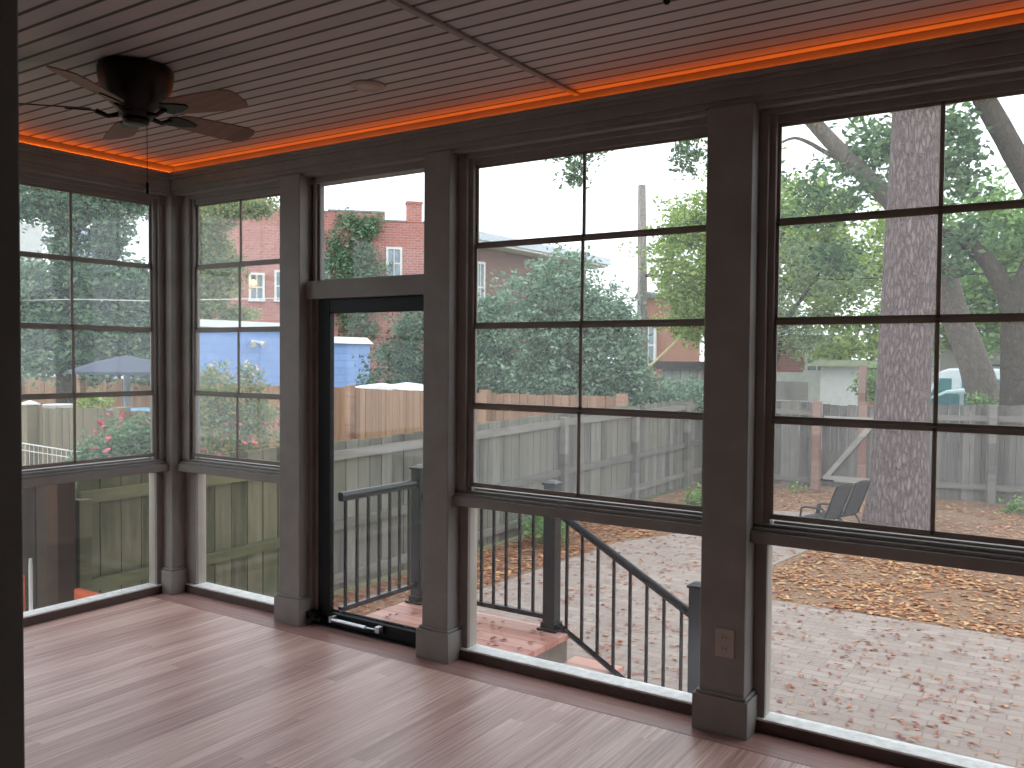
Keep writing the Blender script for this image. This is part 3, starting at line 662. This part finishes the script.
tree('evergreen_bush', 'large blue green bush mass behind the fences left of the utility pole', 'bush', (-3.6, 10.8, G),
     [(-3.95, 10.5, 1.95, .85, .8, 1.3, 1.5), (-3.25, 10.9, 2.4, .7, .7, 1.35, 1.3), (-2.5, 11.2, 1.85, .85, .7, 1.2, 1.6), (-3.5, 10.6, .9, 1.2, .7, .7, 1), (-4.7, 10.3, 1.7, .5, .6, 1.3, .9), (-2.0, 11.4, 1.3, .4, .4, .7, .5), (-2.3, 11.2, 2.25, .45, .4, .5, .5)], 44000, .052, L_BUSH, 35,
     [([(-3.6, 10.8, G), (-3.5, 10.8, 1.5)], [.1, .06]), ([(-2.6, 11.2, G), (-2.5, 11.2, 1.5)], [.09, .05])])
tree('evergreen_bush', 'lower loose bush spreading beneath the utility pole', 'bush', (-1.6, 11.6, G),
     [(-1.7, 11.6, .85, .7, .5, .45, 1.2), (-1.0, 11.9, .85, .5, .5, .38, 1), (-2.0, 11.4, .9, .6, .5, .5, 1)], 6500, .045, L_BUSH, 36,
     [([(-1.6, 11.6, G), (-1.6, 11.6, 1.0)], [.06, .04])])
tree('evergreen_bush', 'dark ivy green bush right of the blue building seen through the door', 'bush', (-7.4, 11.5, G),
     [(-7.2, 11.6, 1.9, .85, .8, 1.15, 1.5), (-7.6, 11.2, 1.2, .9, .8, .8, 1), (-6.6, 12.0, 1.6, .8, .8, 1.5, 1.2)], 14000, .05, L_DARK, 37,
     [([(-7.4, 11.5, G), (-7.4, 11.5, 1.5)], [.1, .06])])
LT = []
for x, y, z, rx, rz, w_ in ((-13.9, 6.4, 5.0, .8, .42, 1), (-13.5, 7.1, 5.1, .8, .45, 1), (-13.1, 7.9, 5.2, .8, .4, .9), (-13.66, 6.95, 4.25, .35, .45, .5), (-13.15, 7.7, 4.3, .4, .5, .55), (-13.9, 6.4, 3.2, .9, .5, 1), (-13.4, 7.35, 3.3, .9, .5, 1),
                           (-12.95, 8.15, 3.2, .8, .5, .9), (-13.9, 6.5, 2.3, .9, .5, 1), (-13.3, 7.45, 2.3, .9, .5, 1), (-12.95, 8.15, 2.3, .8, .5, .8), (-13.8, 6.7, 1.6, 1.0, .4, .8), (-13.2, 7.6, 1.5, .6, .4, .5), (-12.85, 8.4, 1.6, .7, .45, .9), (-12.6, 8.55, 2.6, .5, .5, .5)):
    LT.append((x, y, z, rx*.8, rx*.8, rz, w_))
tree('shade_tree', 'broad hazy green tree behind the dark umbrella in the left window', 'tree', (-13.5, 7.2, G), LT, 31000, .078, L_HAZY, 38,
     [([(-13.66, 6.95, G), (-13.62, 6.97, 2.5), (-13.66, 6.95, 4.6)], [.22, .18, .12])])
tree('shade_tree', 'hazy yellowish green tree before the brick building in the corner window', 'tree', (-13.9, 11.0, G),
     [(-13.6, 10.75, 5.2, .5, .5, .35, .8), (-13.2, 11.3, 5.45, .6, .6, .22, .5), (-12.8, 11.8, 5.6, .5, .5, .2, .3), (-13.7, 10.7, 4.4, .55, .5, .6, 1.2), (-13.45, 10.95, 3.8, .65, .5, .7, 1.3), (-13.9, 10.7, 3.0, .6, .4, .35, .8), (-13.6, 11.5, 2.75, .5, .4, .15, .3)], 15000, .06, leafmat('leaf_autumn_mix', '#5b7a58', '#94a870', '#c3b489', .5), 39,
     [([(-13.95, 10.9, G), (-13.85, 10.9, 3)], [.14, .09])])
# overhanging spray of leaves
hb = thing('overhanging_branch', 'dark leafy twig tips hanging into the top of the middle window', 'branch', (1.3, 4.1, 4.6))
m = MB(); m.tube([(3.2, 4.9, 5.2), (2.2, 4.5, 4.75), (1.2, 4.0, 4.3), (.6, 3.8, 4.15)], [.04, .03, .02, .008], 8); m.tube([(1.3, 4.05, 4.35), (1.18, 4.0, 3.7)], [.012, .004], 6); m.tube([(2.3, 4.5, 4.75), (2.12, 4.42, 3.75)], [.012, .004], 6)
m.build('twig', DARKB, hb)
leaves('foliage', [(1.01, 3.94, 3.52, .09, .09, .14, 1.3), (.98, 3.9, 3.76, .2, .13, .10, 1.1), (1.2, 4.0, 3.72, .1, .1, .1, .5), (2.02, 4.42, 3.66, .14, .12, .17, 1.3), (.80, 3.8, 3.76, .06, .06, .03, .14), (2.15, 4.45, 3.9, .25, .2, .2, 1)], 1150, .032, L_SHADE, hb, 40)

# roses and garden plants in the neighbouring yard
def blossoms(t, n, box, size, mat, seed):
    rs = random.Random(seed); b0 = None
    for i in range(n):
        x, y, z = (rs.uniform(*box[j]) for j in range(3))
        if b0 is None:
            m = MB()
            for k in range(6):
                a = k*math.pi/3; m.hexa([(x, y, z), (x+.25*size*math.cos(a-.5), y+.25*size*math.sin(a-.5), z), (x+.25*size*math.cos(a+.5), y+.25*size*math.sin(a+.5), z)],
                                        [(x+.5*size*math.cos(a), y+.5*size*math.sin(a), z+.35*size), (x+size*math.cos(a-.45), y+size*math.sin(a-.45), z+.3*size), (x+size*math.cos(a+.45), y+size*math.sin(a+.45), z+.3*size)])
            m.lathe((x, y, z), [(.1*size, -.3*size), (.45*size, 0), (.42*size, .4*size), (.15*size, .55*size)], 8)
            b0 = m.build('blossom', mat, t, origin=(x, y, z)); p0 = (x, y, z)
        else:
            c = dup(b0, (x-p0[0], y-p0[1], z-p0[2]), t); c.rotation_euler = (rs.uniform(-1, 1), rs.uniform(-1, 1), rs.uniform(0, 3)); c.scale = (rs.uniform(.7, 1.3),)*3
rb = tree('rose_bush', 'pink flowering rose bush in the lower left window', 'bush', (-2.2, 1.1, G),
     [(-2.25, 1.05, .65, .35, .42, .36, 1.5), (-2.2, 1.25, .9, .3, .25, .18, .6), (-2.3, .75, .5, .3, .35, .35, .8)], 6500, .026, L_ROSE, 41, [([(-2.2, 1.1, G), (-2.2, 1.1, .5)], [.03, .02])])
blossoms(rb, 34, ((-2.15, -1.8), (.55, 1.45), (.62, 1.13)), .030, PETAL, 4)
rb = tree('rose_bush', 'tall loose garden shrub with a few pink flowers in the corner window', 'bush', (-2.2, 2.2, G),
     [(-2.25, 2.08, 1.25, .2, .2, .32, .8), (-2.2, 2.5, 1.28, .12, .13, .28, .4), (-2.3, 2.55, .85, .3, .4, .36, 1.3), (-2.2, 1.95, .8, .3, .25, .4, .8), (-2.2, 2.3, 1.0, .2, .3, .2, .6)], 7000, .026, leafmat('leaf_corner_shrub', '#5d7d5c', '#8fa878', '#c3a978', .4), 42,
     [([(-2.2, 2.2, G), (-2.2, 2.1, .9), (-2.2, 2.05, 1.45)], [.02, .012, .004]), ([(-2.2, 2.3, G), (-2.2, 2.45, 1.0), (-2.2, 2.45, 1.5)], [.02, .012, .004])], barkm=GREYW)
blossoms(rb, 12, ((-2.1, -1.85), (1.75, 2.9), (.65, .98)), .030, PETAL, 5)
blossoms(rb, 7, ((-2.2, -1.95), (1.95, 2.55), (1.4, 1.65)), .032, PETALW, 6)
tree('autumn_shrub', 'low orange tinged shrub before the blue building', 'bush', (-3.6, 3.4, G), [(-3.6, 3.4, 1.05, .6, .7, .22, 1)], 2200, .03, L_AUT, 43, [([(-3.6, 3.4, G), (-3.6, 3.4, .9)], [.03, .02])])
tree('ground_plant', 'small green plant at the foot of the side fence', 'plant', (-.2, 5.6, G), [(-.22, 5.5, G+.22, .3, .45, .2, 1)], 900, .035, leafmat('leaf_plant', '#55754a', '#83a56d'), 44)
tree('ground_plant', 'small leafy weed near the path by the far side fence', 'plant', (.3, 9.6, G), [(.25, 9.5, G+.14, .22, .3, .14, 1)], 420, .04, L_MID, 45)
tree('ground_plant', 'green weed growing from the leaves at the right before the fence', 'plant', (4.4, 11.6, G), [(4.5, 11.7, G+.10, .22, .2, .10, 1)], 190, .045, L_MID, 46)
tree('ground_plant', 'pale green sprig beside the leaf litter left of the gate', 'plant', (1.1, 11.6, G), [(1.15, 11.7, G+.07, .14, .14, .05, 1)], 70, .04, L_MID, 47)
tree('hedge_plant', 'green shrub top showing above the gate', 'bush', (2.0, 15.6, G), [(1.75, 15.6, 1.15, .45, .4, .32, 1), (2.2, 15.6, .95, .35, .4, .2, .6)], 2400, .05, L_MID, 48, [([(1.9, 15.6, G), (1.9, 15.6, .9)], [.04, .02])])
tree('hedge_plant', 'leafy sprigs before the parked cars above the fence', 'bush', (3.3, 14.2, G), [(3.75, 14.2, .93, .2, .2, .10, 1)], 170, .05, L_MID, 49, [([(3.75, 14.2, G), (3.75, 14.2, .85)], [.03, .02])])

# ------------------------------------------------------------------ umbrella, tarp, garden clutter
um = thing('patio_umbrella', 'dark blue grey patio umbrella open in the neighbouring yard', 'umbrella', (-6.85, 4.05, G))
ux, uy, uz, ur = -6.85, 4.05, 1.66, .86
m = MB(); nseg = 8; rings = [(0.02, 0), (.45, -.10), (ur, -.24), (ur, -.28), (ur-.02, -.27), (.44, -.13), (.02, -.03)]
m.lathe((ux, uy, uz), rings, 8); m.build('canopy', paint('umbrella_cloth', '#49505f', .9), um)
MB().tube([(ux, uy, G), (ux, uy, uz-.02)], .05, 10).build('pole', paint('umbrella_pole', '#8f9ba6', .5), um)
for k in range(8):
    a = k*math.pi/4; MB().tube([(ux, uy, uz-.05), (ux+.97*ur*math.cos(a), uy+.97*ur*math.sin(a), uz-.27)], .008, 5).build('rib', BLACK, um)
tp = thing('tarp', 'white tarp bulging above the orange fence right of the blue building', 'tarp', (-7.2, 9.6, .95))
m = MB(); pts = [(-8.0, .93), (-7.55, 1.02), (-7.2, 1.06), (-6.9, 1.03), (-6.5, 1.09), (-6.1, 1.06), (-5.85, .96)]
rs_ = random.Random(9)
for i in range(len(pts)-1):
    (xa, za), (xb, zb) = pts[i], pts[i+1]
    m.hexa([(xa, 9.35, .90), (xb, 9.35, .90), (xb, 10.2, .95), (xa, 10.2, .95)], [(xa, 9.35, za-.01), (xb, 9.35, zb-.01), (xb, 10.2, zb+.05), (xa, 10.2, za+.05)])
m.build('tarp_sheet', paint('tarp_white', '#e6e9ec', .5, .05, 5), tp)
for x in (-7.9, -6.0): MB().box(x-.03, x+.03, 9.7, 9.76, G, .92).build('support_post', GREYW, tp)
tb = thing('garden_table', 'pale blue table and chairs set under the umbrella', 'table', (-5.6, 3.5, G))
BLUEG = paint('pale_blue_plastic', '#7fa6c4', .5)
MB().box(-6.2, -5.4, 3.3, 3.9, .82, .90).build('tabletop', BLUEG, tb, bevel=.01)
for x, y in ((-6.1, 3.4), (-5.5, 3.4), (-5.5, 3.8), (-6.1, 3.8)): MB().box(x-.03, x+.03, y-.03, y+.03, G, .82).build('leg', BLUEG, tb)
o = MB().lathe((-6.75, 2.95, G), [(.12, 0), (.16, 1.45), (.22, 1.58), (.23, 1.62), (.05, 1.63)], 16).build('planter', WHITE); tag(o, 'pale tall planter behind the tan fence at the left', 'planter')
tree('potted_plant', 'bright yellow green plant peeking over the tan fence', 'plant', (-5.9, 2.9, G), [(-5.9, 2.9, 1.02, .22, .15, .08, 1)], 260, .035, L_YEL, 50, [([(-5.9, 2.9, G), (-5.9, 2.9, 1.0)], [.03, .02])])

# ------------------------------------------------------------------ buildings beyond
def window_on(parent, frame_mat, glass_mat, corner, du, w, h, dep=.08, nrm=None):
    """a framed window on a wall: corner lower-left, du unit vector along the wall, nrm outwards"""
    c = Vector(corner); du = Vector(du); nn = Vector(nrm); up = Vector((0, 0, 1)); m = MB(); t = .1
    def slab(m, a, b, z0, z1, d0, d1):
        q = [c+du*a+nn*d0, c+du*b+nn*d0, c+du*b+nn*d1, c+du*a+nn*d1]
        m.hexa([p+up*z0 for p in q], [p+up*z1 for p in q])
    slab(m, -t, 0, 0, h, -.05, dep); slab(m, w, w+t, 0, h, -.05, dep); slab(m, -t, w+t, h, h+t, -.05, dep); slab(m, -t*1.3, w+t*1.3, -t, 0, -.05, dep*1.6)
    slab(m, 0, w, h*.5-.03, h*.5+.03, -.05, dep*.6); slab(m, w/2-.02, w/2+.02, 0, h, -.05, dep*.5)
    f = m.build('window', frame_mat, parent); g = MB(); slab(g, 0, w, 0, h, .0, .02); g.build('pane', glass_mat, f)
DARKG = paint('window_glass_dark', '#7f8b94', .15, .15, 2, .6)
# red brick building with chimney, ivy
A = Vector((-31.5, 18.0, 0)); du = Vector((.7071, .7071, 0)); nr = Vector((.7071, -.7071, 0))
bk = thing('brick_building', 'old red brick building with a chimney and ivy behind the blue building', 'building', (-26, 24, G))
BRW = brick('old_red_brick', '#a8685f', '#bb7d73', '#b0938c', .32, .12, (.7071, .7071, 0), .02)
def wallblock(m, a, b, z0, z1, dep=4, off=0):
    q = [A+du*a+nr*off, A+du*b+nr*off, A+du*b-nr*dep, A+du*a-nr*dep]; m.hexa([p+Vector((0, 0, z0)) for p in q], [p+Vector((0, 0, z1)) for p in q])
m = MB(); wallblock(m, 4.1, 10.4, G, 8.25, 5); wallblock(m, 10.4, 13.0, G, 8.32, 5); wallblock(m, 13.0, 16.0, G, 7.95, 5); m.build('wall', BRW, bk)
m = MB(); wallblock(m, 14.02, 14.72, 7.95, 8.82, .6, .02); wallblock(m, 13.98, 14.76, 8.82, 8.92, .65, .06); m.build('chimney', BRW, bk)
m = MB(); wallblock(m, 4.1, 10.4, 8.25, 8.33, 5, .05); wallblock(m, 10.4, 13.0, 8.32, 8.4, 5, .05); wallblock(m, 13.0, 14.0, 7.95, 8.02, 5, .05); wallblock(m, 14.76, 16, 7.95, 8.02, 5, .05); m.build('coping', paint('coping_grey', '#8a8f92', .8), bk)
for a, z0, w_, h_ in ((13.15, 5.35, .55, 1.3), (7.0, 4.2, .5, 1.1), (8.12, 4.2, .7, 1.25), (9.9, 4.9, .5, 1.2)):
    window_on(bk, WHITE, DARKG, A+du*a+Vector((0, 0, z0)), du, w_, h_, nrm=nr)
ivy = [tuple(A+du*a+nr*.12)[:2]+(z, .5, .5, rz, w_) for a, z, rz, w_ in ((10.6, 5.5, 1.8, 1.5), (11.2, 5.2, 2.2, 2), (11.9, 6.6, 1.5, 1.6), (11.5, 3.0, 2.2, 1.8), (12.4, 4.2, 2.2, .9), (12.9, 5.5, 1.3, .5), (12.3, 7.7, .5, .7), (11.2, 7.9, .4, .4))]
leaves('ivy', ivy, 9000, .10, L_IVY, bk, 55)
LAMP = emit('warm_bulb', (1.0, .5, .12, 1), 4)
lp = A+du*7.12+nr*.25; wl = thing('wall_lamp', 'glowing warm lamp on the brick building in the corner window', 'lamp', (lp.x, lp.y, 4.85))
MB().lathe((lp.x, lp.y, 4.75), [(.03, .05), (.1, .09), (.14, .18), (.1, .27), (.03, .31)], 14).build('bulb', LAMP, wl, smooth=True)
lq = lp-nr*.25; MB().tube([(lq.x, lq.y, 5.2), (lp.x, lp.y, 5.15), (lp.x, lp.y, 5.1)], .03, 6).build('arm', BLACK, wl)
# blue painted building
bb = thing('blue_building', 'light blue painted block building with a white roof edge', 'building', (-13.5, 11, G))
MB().box(-13.6, -12, 9.15, 13.0, G, 2.33).build('wall', BRICKB, bb); MB().box(-13.6, -12.02, 13.0, 15.05, G, 2.02).build('wall', BRICKB, bb)
MB().box(-13.7, -11.9, 9.05, 13.1, 2.33, 2.50).build('roof_edge', ROOFW, bb); MB().hexa([(-13.7, 13.1, 2.02), (-11.92, 13.1, 2.02), (-11.92, 15.1, 2.02), (-13.7, 15.1, 2.02)], [(-13.7, 13.1, 2.2), (-12.0, 13.1, 2.2), (-12.0, 14.9, 2.2), (-13.7, 14.9, 2.2)]).build('roof_edge', ROOFW, bb)
sl = thing('security_light', 'white twin floodlight on the blue wall', 'lamp', (-11.95, 10.77, 1.97))
MB().box(-11.99, -11.93, 10.72, 10.82, 1.95, 2.05).build('base', WHITE, sl)
for s in (-1, 1): MB().tube([(-11.93, 10.77+s*.05, 2.01), (-11.82, 10.77+s*.14, 1.97), (-11.76, 10.77+s*.17, 1.93)], [.03, .05, .085], 12).build('lamp_head', WHITE, sl)
# house with wide eaves
eh = thing('neighbour_house', 'brick house with pale grey eaves above the bushes in the middle window', 'building', (-18, 28, G))
def slabxy(m, pts, z0, z1): return m.hexa([(x, y, z0) for x, y in pts], [(x, y, z1) for x, y in pts])
slabxy(MB(), [(-15.9, 25.6), (-15.9, 34.6), (-18.5, 36.0), (-18.2, 29.4)], G, 6.2).build('wall', brick('brown_brick', '#7b5a52', '#8e6a60', '#8d7f78', du=(0, 1, 0)), eh)
slabxy(MB(), [(-15.0, 24.0), (-15.0, 35.6), (-18.9, 37), (-18.9, 29.6)], 6.2, 6.32).build('soffit', WHITE, eh)
slabxy(MB(), [(-15.06, 23.9), (-14.9, 23.9), (-14.9, 35.7), (-15.06, 35.7)], 6.30, 6.62).build('fascia', paint('fascia_grey', '#c5cdd4', .5), eh)
MB().hexa([(-15.06, 24.0, 6.32), (-15.06, 35.6, 6.32), (-18.8, 36.9, 6.32), (-18.8, 29.6, 6.32)], [(-16.5, 27.6, 6.75), (-16.5, 35, 6.75), (-18.2, 35.8, 6.75), (-18.2, 30.0, 6.75)]).build('roof', SHINGLE, eh)
window_on(eh, WHITE, DARKG, (-15.88, 25.62, 3.6), (0, 1, 0), .4, 1.9, nrm=(1, 0, 0))
# brick house behind the pole, low shed roof
b2 = thing('brick_house', 'narrow orange brick house corner behind the utility pole', 'building', (-10, 30, G))
MB().box(-10.2, -9.1, 29, 33, G, 4.1).build('wall', brick('orange_brick', '#96634f', '#a87560', '#9c8274', du=(1, 0, 0)), b2)
MB().hexa([(-10.3, 28.8, 4.1), (-9.0, 28.8, 4.1), (-9.0, 33, 4.1), (-10.3, 33, 4.1)], [(-10.2, 29, 4.45), (-9.6, 29, 4.25), (-9.6, 32, 4.25), (-10.2, 32, 4.45)]).build('roof', paint('dark_shingle', '#56575a', .9), b2)
window_on(b2, WHITE, DARKG, (-9.95, 28.98, 1.4), (1, 0, 0), .5, 1.6, nrm=(0, -1, 0))
sh = thing('shed', 'low grey shed with a dark roof right of the utility pole', 'shed', (-6, 24, G))
MB().box(-6.7, -5.3, 23.5, 25.5, G, 1.32).build('wall', boards('shed_siding', '#8b8f8d', '#b3b7b4', .3, 0, .06), sh); MB().box(-6.95, -5.2, 23.3, 25.7, 1.32, 1.58).build('roof', paint('shed_roof', '#4c4644', .8), sh)
# garage and brick outbuilding behind the back fence
ga = thing('garage', 'white garage wall with brick corner behind the gate', 'garage', (.4, 20.5, G))
MB().box(-.48, .62, 19.5, 22.5, G, 1.50).build('wall', WHITE, ga); MB().box(.62, 1.6, 19.45, 22.5, G, 1.45).build('brick_wall', BRICKR, ga)
MB().hexa([(-.8, 19.2, 1.52), (1.8, 19.2, 1.48), (1.8, 22.8, 1.48), (-.8, 22.8, 1.52)], [(-.6, 19.6, 1.68), (1.6, 19.6, 1.64), (1.6, 22.4, 1.64), (-.6, 22.4, 1.68)]).build('roof', paint('mossy_roof', '#7d8468', .9, .15, 6), ga)
bh = thing('brick_outbuilding', 'red brick outbuilding with white trimmed window left of the garage', 'building', (-2.4, 24.5, G))
MB().box(-4.2, -1.25, 23.5, 26, G, 2.3).build('wall', BRICKR, bh); MB().box(-4.3, -1.15, 23.3, 26.1, 2.3, 2.42).build('roof', SHINGLE, bh); MB().box(-4.2, -1.3, 23.36, 23.5, G, 1.28).build('lower_wall', WHITE, bh)
window_on(bh, WHITE, DARKG, (-1.85, 23.48, 1.35), (1, 0, 0), .5, .7, nrm=(0, -1, 0))
o = MB().box(1.42, 1.56, 15.0, 15.14, G, 1.56).build('wooden_post', REDBROWN); tag(o, 'red brown wooden post standing behind the gate', 'post')
# utility pole and wires
up = thing('utility_pole', 'tall grey wooden utility pole above the bushes', 'utility pole', (-6.5, 21.4, G))
MB().tube([(-6.4, 21.4, G), (-6.43, 21.4, 3), (-6.5, 21.4, 7.07)], [.19, .165, .12], 16).build('pole', POLEW, up, smooth=True)
MB().tube([(-6.38, 21.2, 1.3), (-6.42, 21.2, 4.2)], .03, 6).build('conduit', SHINGLE, up)
m = MB().tube([(-6.1, 19.5, .7), (-4.35, 19.9, 2.45)], .035, 6).build('guy_guard', paint('guard_yellow', '#c9c489', .6), up)
o = MB().tube([(-13.7-9, 6, 2.97), (-11.4, 6, 2.76), (-9.1, 6, 2.66), (-4, 6.2, 2.6)], .008, 5).build('power_line', WHITE); tag(o, 'thin pale overhead wire crossing the left window', 'wire')
o = MB().tube([(-6.4, 21.4, 4.25), (-5.6, 21.3, 4.2), (-4.6, 21.2, 4.18)], .05, 6).build('power_line', BLACK); tag(o, 'thick black overhead cable running right from the utility pole', 'wire')
o = MB().tube([(-4.6, 21.2, 4.18), (0, 19.5, 3.72), (5.5, 17, 3.5)], .016, 5).build('power_line', BLACK); tag(o, 'thin dark overhead wire passing behind the pine trunk', 'wire')

# pale house gables between the trees of the left window
gh = thing('gabled_house', 'pale house with gabled roof showing through the trees on the left', 'building', (-27, 13, G))
PALE = paint('pale_siding', '#c9c9c6', .7, .03)
MB().box(-29, -26.6, 9.0, 13.5, G, 6.3).build('wall', PALE, gh)
MB().hexa([(-26.6, 14.0, G), (-26.4, 14.0, G), (-26.4, 16.4, G), (-26.6, 16.4, G)], [(-26.6, 14.0, 6.9), (-26.4, 14.0, 6.9), (-26.4, 16.3, 5.9), (-26.6, 16.3, 5.9)]).build('gable', paint('pale_blue_siding', '#b4bfd6', .7, .03), gh)

ph = thing('porch_house', 'pale grey house with white porch posts behind the parked cars', 'building', (2.5, 28, G))
MB().box(.6, 5.5, 28, 31, G, 2.3).build('wall', PALE, ph)
MB().box(.4, 5.7, 26.6, 31.2, 2.25, 2.4).build('roof', SHINGLE, ph)
for x in (.8, 1.25, 2.3, 3.6, 4.8): MB().box(x-.07, x+.07, 26.8, 26.94, G, 2.25).build('porch_post', WHITE, ph)
MB().box(.6, 5.5, 26.8, 26.9, 1.22, 1.3).build('handrail', WHITE, ph)
# ------------------------------------------------------------------ cars in the alley
AL = -.28
o = MB().box(1.0, 12, 15.4, 21, G-.02, AL).build('alley', ASPHALT); o['kind'] = 'structure'
def car(name, label, x0, y0, L, W, H, prof, roofz, mat, glassm, beltz):
    t = thing(name, label, 'car', (x0+L/2, y0+W/2, AL))
    m = MB(); k = len(prof)
    m.hexa([(x0+px, y0, AL+pz) for px, pz in prof], [(x0+px, y0+W, AL+pz) for px, pz in prof]); b = m.build('body', mat, t, bevel=.05)
    return t
SUVW = paint('car_white', '#e2e6e9', .25, .02, spec=.6); TEAL = paint('car_glass', '#4d8285', .08, .05, spec=.8); TYRE = paint('tyre', '#222222', .9); SILV = paint('car_silver', '#b9cdd0', .2, .03, spec=.7)
def wheels(t, xs, y0, W, r=.33):
    for x in xs:
        for y in (y0+.02, y0+W-.24):
            w = MB().tube([(x, y, AL+r), (x, y+.22, AL+r)], r, 24).build('wheel', TYRE, t); MB().tube([(x, y-.01, AL+r), (x, y+.23, AL+r)], r*.6, 16).build('hubcap', SHINGLE, w)
ct = car('car', 'white sport utility car parked beyond the back fence', 1.35, 18.0, 4.4, 1.8, 1.75,
         [(.05, .35), (4.35, .35), (4.4, .95), (4.3, 1.05), (4.05, 1.72), (3.7, 1.78), (1.35, 1.78), (1.15, 1.70), (.85, 1.08), (.1, .95), (0, .6)], 1.75, SUVW, TEAL, 1.1)
for a, b in ((.98, 1.42), (1.62, 2.4), (2.6, 3.6)):
    sl_ = .2 if a < 1.1 else 0; MB().hexa([(1.35+a, 17.985, AL+1.18), (1.35+b, 17.985, AL+1.18), (1.35+b, 18.0, AL+1.18), (1.35+a, 18.0, AL+1.18)], [(1.35+a+sl_, 17.985, AL+1.56), (1.35+b, 17.985, AL+1.56), (1.35+b, 18.0, AL+1.56), (1.35+a+sl_, 18.0, AL+1.56)]).build('side_window', TEAL, ct)
for y in (18.2, 19.6): MB().tube([(2.9, y, AL+1.82), (3.0, y, AL+1.86), (4.9, y, AL+1.86), (5.0, y, AL+1.82)], .02, 6).build('roof_rack', BLACK, ct)
wheels(ct, (2.2, 4.9), 18.0, 1.8)
ct = car('car', 'silver sedan parked in front of the white car', 1.2, 15.7, 4.4, 1.7, 1.4,
         [(.05, .3), (4.35, .3), (4.4, .8), (4.2, .95), (3.6, 1.0), (3.0, 1.36), (2.1, 1.40), (1.75, 1.36), (1.0, .98), (.1, .82), (0, .55)], 1.4, SILV, TEAL, .95)
MB().hexa([(2.25, 15.685, AL+.98), (3.2, 15.685, AL+.98), (3.2, 15.7, AL+.98), (2.25, 15.7, AL+.98)], [(2.95, 15.685, AL+1.30), (3.2, 15.685, AL+1.30), (3.2, 15.7, AL+1.30), (2.95, 15.7, AL+1.30)]).build('side_window', TEAL, ct)
MB().hexa([(3.28, 15.685, AL+.98), (4.5, 15.685, AL+.98), (4.5, 15.7, AL+.98), (3.28, 15.7, AL+.98)], [(3.28, 15.685, AL+1.30), (4.05, 15.685, AL+1.30), (4.05, 15.7, AL+1.30), (3.28, 15.7, AL+1.30)]).build('side_window', TEAL, ct)
wheels(ct, (2.0, 4.8), 15.7, 1.7)

# ------------------------------------------------------------------ sling chair beside the pine
def sling_chair(x, y, rz, label, group=None):
    t = thing('patio_chair', label, 'chair', (x, y, G), group); R = Matrix.Rotation(rz, 4, 'Z'); T = Matrix.Translation((x, y, G)) @ R
    def q(*p): return T @ Vector(p)
    T = T @ Matrix.Scale(.72, 4)
    CH = paint('chair_frame', '#1f1e20', .4); SL = boards('sling_mesh', '#2b2a2c', '#3f3d3e', .02, 0, .2, .8, 60, 3)
    # local: +x is the way the sitter faces
    for s in (-1, 1):
        w = .27*s
        MB().tube([q(.24, w, 0), q(.25, w, .36), q(.22, w, .57), q(.12, w, .60), q(-.18, w, .60), q(-.24, w, .56)], .014, 8).build('arm_and_front_leg', CH, t)
        MB().tube([q(-.36, w, 0), q(-.24, w, .30), q(-.16, w, .40)], .014, 8).build('rear_leg', CH, t)
        MB().tube([q(.26, w*.93, .40), q(-.12, w*.93, .36), q(-.24, w*.93, .45), q(-.46, w*.93, 1.02)], .014, 8).build('side_rail', CH, t)
    m = MB(); prof = [(.26, .40), (.06, .37), (-.12, .36), (-.21, .42), (-.30, .60), (-.46, 1.02)]
    for i in range(len(prof)-1):
        (xa, za), (xb, zb) = prof[i], prof[i+1]
        m.hexa([q(xa, -.24, za-.004), q(xb, -.24, zb-.004), q(xb, .24, zb-.004), q(xa, .24, za-.004)], [q(xa, -.24, za+.004), q(xb, -.24, zb+.004), q(xb, .24, zb+.004), q(xa, .24, za+.004)])
    m.build('sling', SL, t); MB().tube([q(-.46, -.25, 1.02), q(-.475, -.1, 1.05), q(-.475, .1, 1.05), q(-.46, .25, 1.02)], .015, 8).build('top_bar', CH, t)
    MB().tube([q(.25, -.27, .2), q(.25, .27, .2)], .01, 6).build('cross_bar', CH, t)
sling_chair(2.52, 7.85, math.radians(163), 'black mesh patio chair nearer the path, left of the pine trunk')
sling_chair(2.65, 8.27, math.radians(163), 'black mesh patio chair nearer the pine trunk, half behind another chair')
